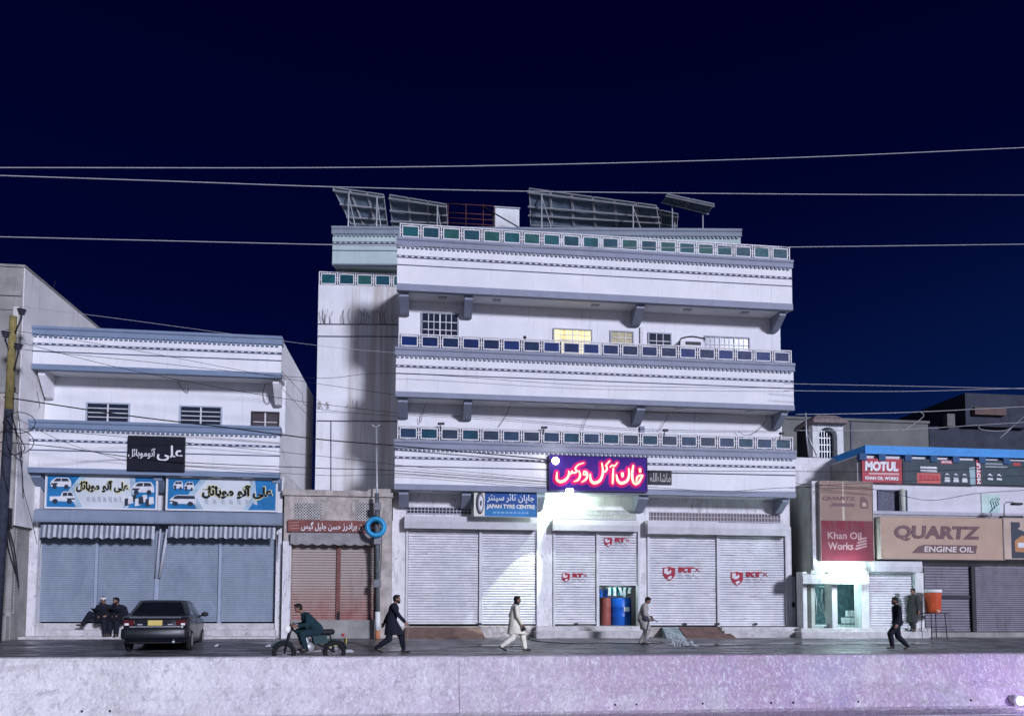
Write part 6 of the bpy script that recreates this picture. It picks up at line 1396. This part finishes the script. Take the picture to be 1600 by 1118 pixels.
ww = [('thin cable from the top insulator of the leaning pole down to the rear tower', [(34, 479, 23.2), (180, 497, 23.6), (500, 540, 24.6), (620, 551, 24.8)], .007, CABLEL),
      ('thin cable crossing the upper parapet of the white two storey building', [(9, 514, 23.2), (200, 545, 24), (440, 590, 24.5), (620, 617, 24.8)], .007, CABLE),
      ('thin cable slanting over the upper windows of the white two storey building', [(29, 534, 23.2), (200, 577, 24), (440, 622, 24.5), (620, 645, 24.8)], .008, CABLE),
      ('thin cable sloping past the parapet and along the middle balcony of the tall building', [(37, 546, 23.3), (200, 562, 24), (480, 590, 24.6), (622, 583, 24.7), (930, 602, 24.8), (1241, 606, 24.8)], .008, CABLE),
      ('thick black cable from the leaning pole across to the glowing sign', [(6, 620, 23.3), (200, 649, 24), (341, 666, 24.3), (500, 686, 24.6), (620, 696, 24.75), (840, 716, 24.8), (858, 720, 24.8)], .020, CABLE),
      ('black cable crossing behind the black board on the white building', [(0, 690, 23.3), (100, 699, 24), (197, 713, 24.8), (289, 722, 24.8), (500, 731, 24.8), (620, 735, 24.85), (858, 753, 24.85)], .013, CABLE),
      ('thin cable just above the black board, running on to the tall building', [(14, 668, 23.3), (120, 676, 24), (300, 692, 24.7), (500, 712, 24.8), (640, 728, 24.85), (858, 748, 24.85)], .008, CABLE),
      ('thin cable falling steeply from the pole to the black board', [(30, 655, 23.3), (100, 690, 24), (180, 715, 24.7), (198, 720, 24.8)], .007, CABLE),
      ('thin cable along the bottom of the lowest parapet of the tall building', [(289, 728, 24.8), (500, 742, 24.8), (640, 742, 24.85), (858, 760, 24.85)], .008, CABLE),
      ('thin cable at the foot of the lowest parapet, right of the glowing sign', [(1010, 760, 24.85), (1130, 767, 24.85), (1243, 761, 24.7), (1365, 765, 24.6)], .009, CABLE),
      ('black cable sagging in front of the upper windows on the right', [(1243, 755, 24.7), (1365, 764, 24.6), (1450, 781, 24.6), (1530, 770, 24.6), (1640, 763, 24.5)], .010, CABLE),
      ('thin black cable straight across the tall tan panel to the right edge', [(1010, 735, 24.85), (1240, 736, 24.75), (1420, 736, 24.7), (1640, 728, 24.5)], .010, CABLE),
      ('thin black cable crossing the tall tan panel under its top edge', [(1243, 762, 24.6), (1300, 757, 24.6), (1400, 752, 24.6), (1640, 741, 24.5)], .008, CABLE),
      ('thin cable along the right wall between the white building and the tower, upper', [(440, 580, 24.9), (470, 612, 26.5), (489, 637, 28.8), (620, 650, 28.8)], .008, CABLE),
      ('thin cable along the right wall between the white building and the tower, lower', [(440, 606, 24.9), (470, 637, 26.5), (489, 657, 28.8)], .008, CABLE),
      ('thin cable along the wall behind the lowest railing of the tall building', [(622, 645, 25.85), (800, 655, 25.85), (1000, 670, 25.85), (1220, 673, 25.85)], .008, CABLE),
      ('thin cable tucked under the soffit above the lowest railing', [(660, 625, 25.85), (800, 633, 25.85), (1000, 643, 25.85), (1220, 647, 25.85)], .010, CABLE)]
for lab, pts, r_, m_ in ww: cable(lab, pts, r_, m_, g2)
for pts, lab in (([(667, 626), (662, 640), (657, 659), (655, 650)], 'left end'), ([(797, 634), (790, 650), (779, 667)], 'middle'), ([(922, 642), (914, 660), (910, 672)], 'glowing sign'), ([(1044, 647), (1038, 660), (1031, 672)], 'right bracket'), ([(1198, 648), (1195, 660), (1180, 675), (1163, 679), (1153, 672)], 'right end')):
    o = MB().tube(spline([U(a_, b_, 25.8) for a_, b_ in pts], 8), .009, 5).build('drop_wire', CABLE); tag(o, {'left end': 'short wire hanging below the soffit near the left end of the lowest balcony', 'middle': 'slanting wire hanging below the soffit left of the lowest balcony middle', 'glowing sign': 'slanting wire hanging below the soffit straight above the glowing sign', 'right bracket': 'slanting wire hanging below the soffit right of the right inner bracket', 'right end': 'wire hanging in a wide curve near the right end of the lowest balcony'}[lab], 'wire', 'wires hanging over the lowest balcony')
for pts, lab in (([(275, 584), (280, 600), (292, 613), (294, 606)], 'looped wire hanging from the upper soffit in the middle of the white building'), ([(414, 600), (411, 615), (414, 628), (420, 630), (421, 622)], 'looped wire hanging near the right end of the white building upper floor'), ([(58, 612), (63, 640), (62, 655)], 'straight dark wire on the left wall of the white building upper floor'), ([(28, 640), (34, 700), (36, 760), (50, 815), (58, 850)], 'long loose wire running down the left pier of the white building')):
    o = MB().tube(spline([U(a_, b_, 25.8 if a_ > 60 else 24.3) for a_, b_ in pts], 8), .009, 5).build('drop_wire', CABLE); tag(o, lab, 'wire')
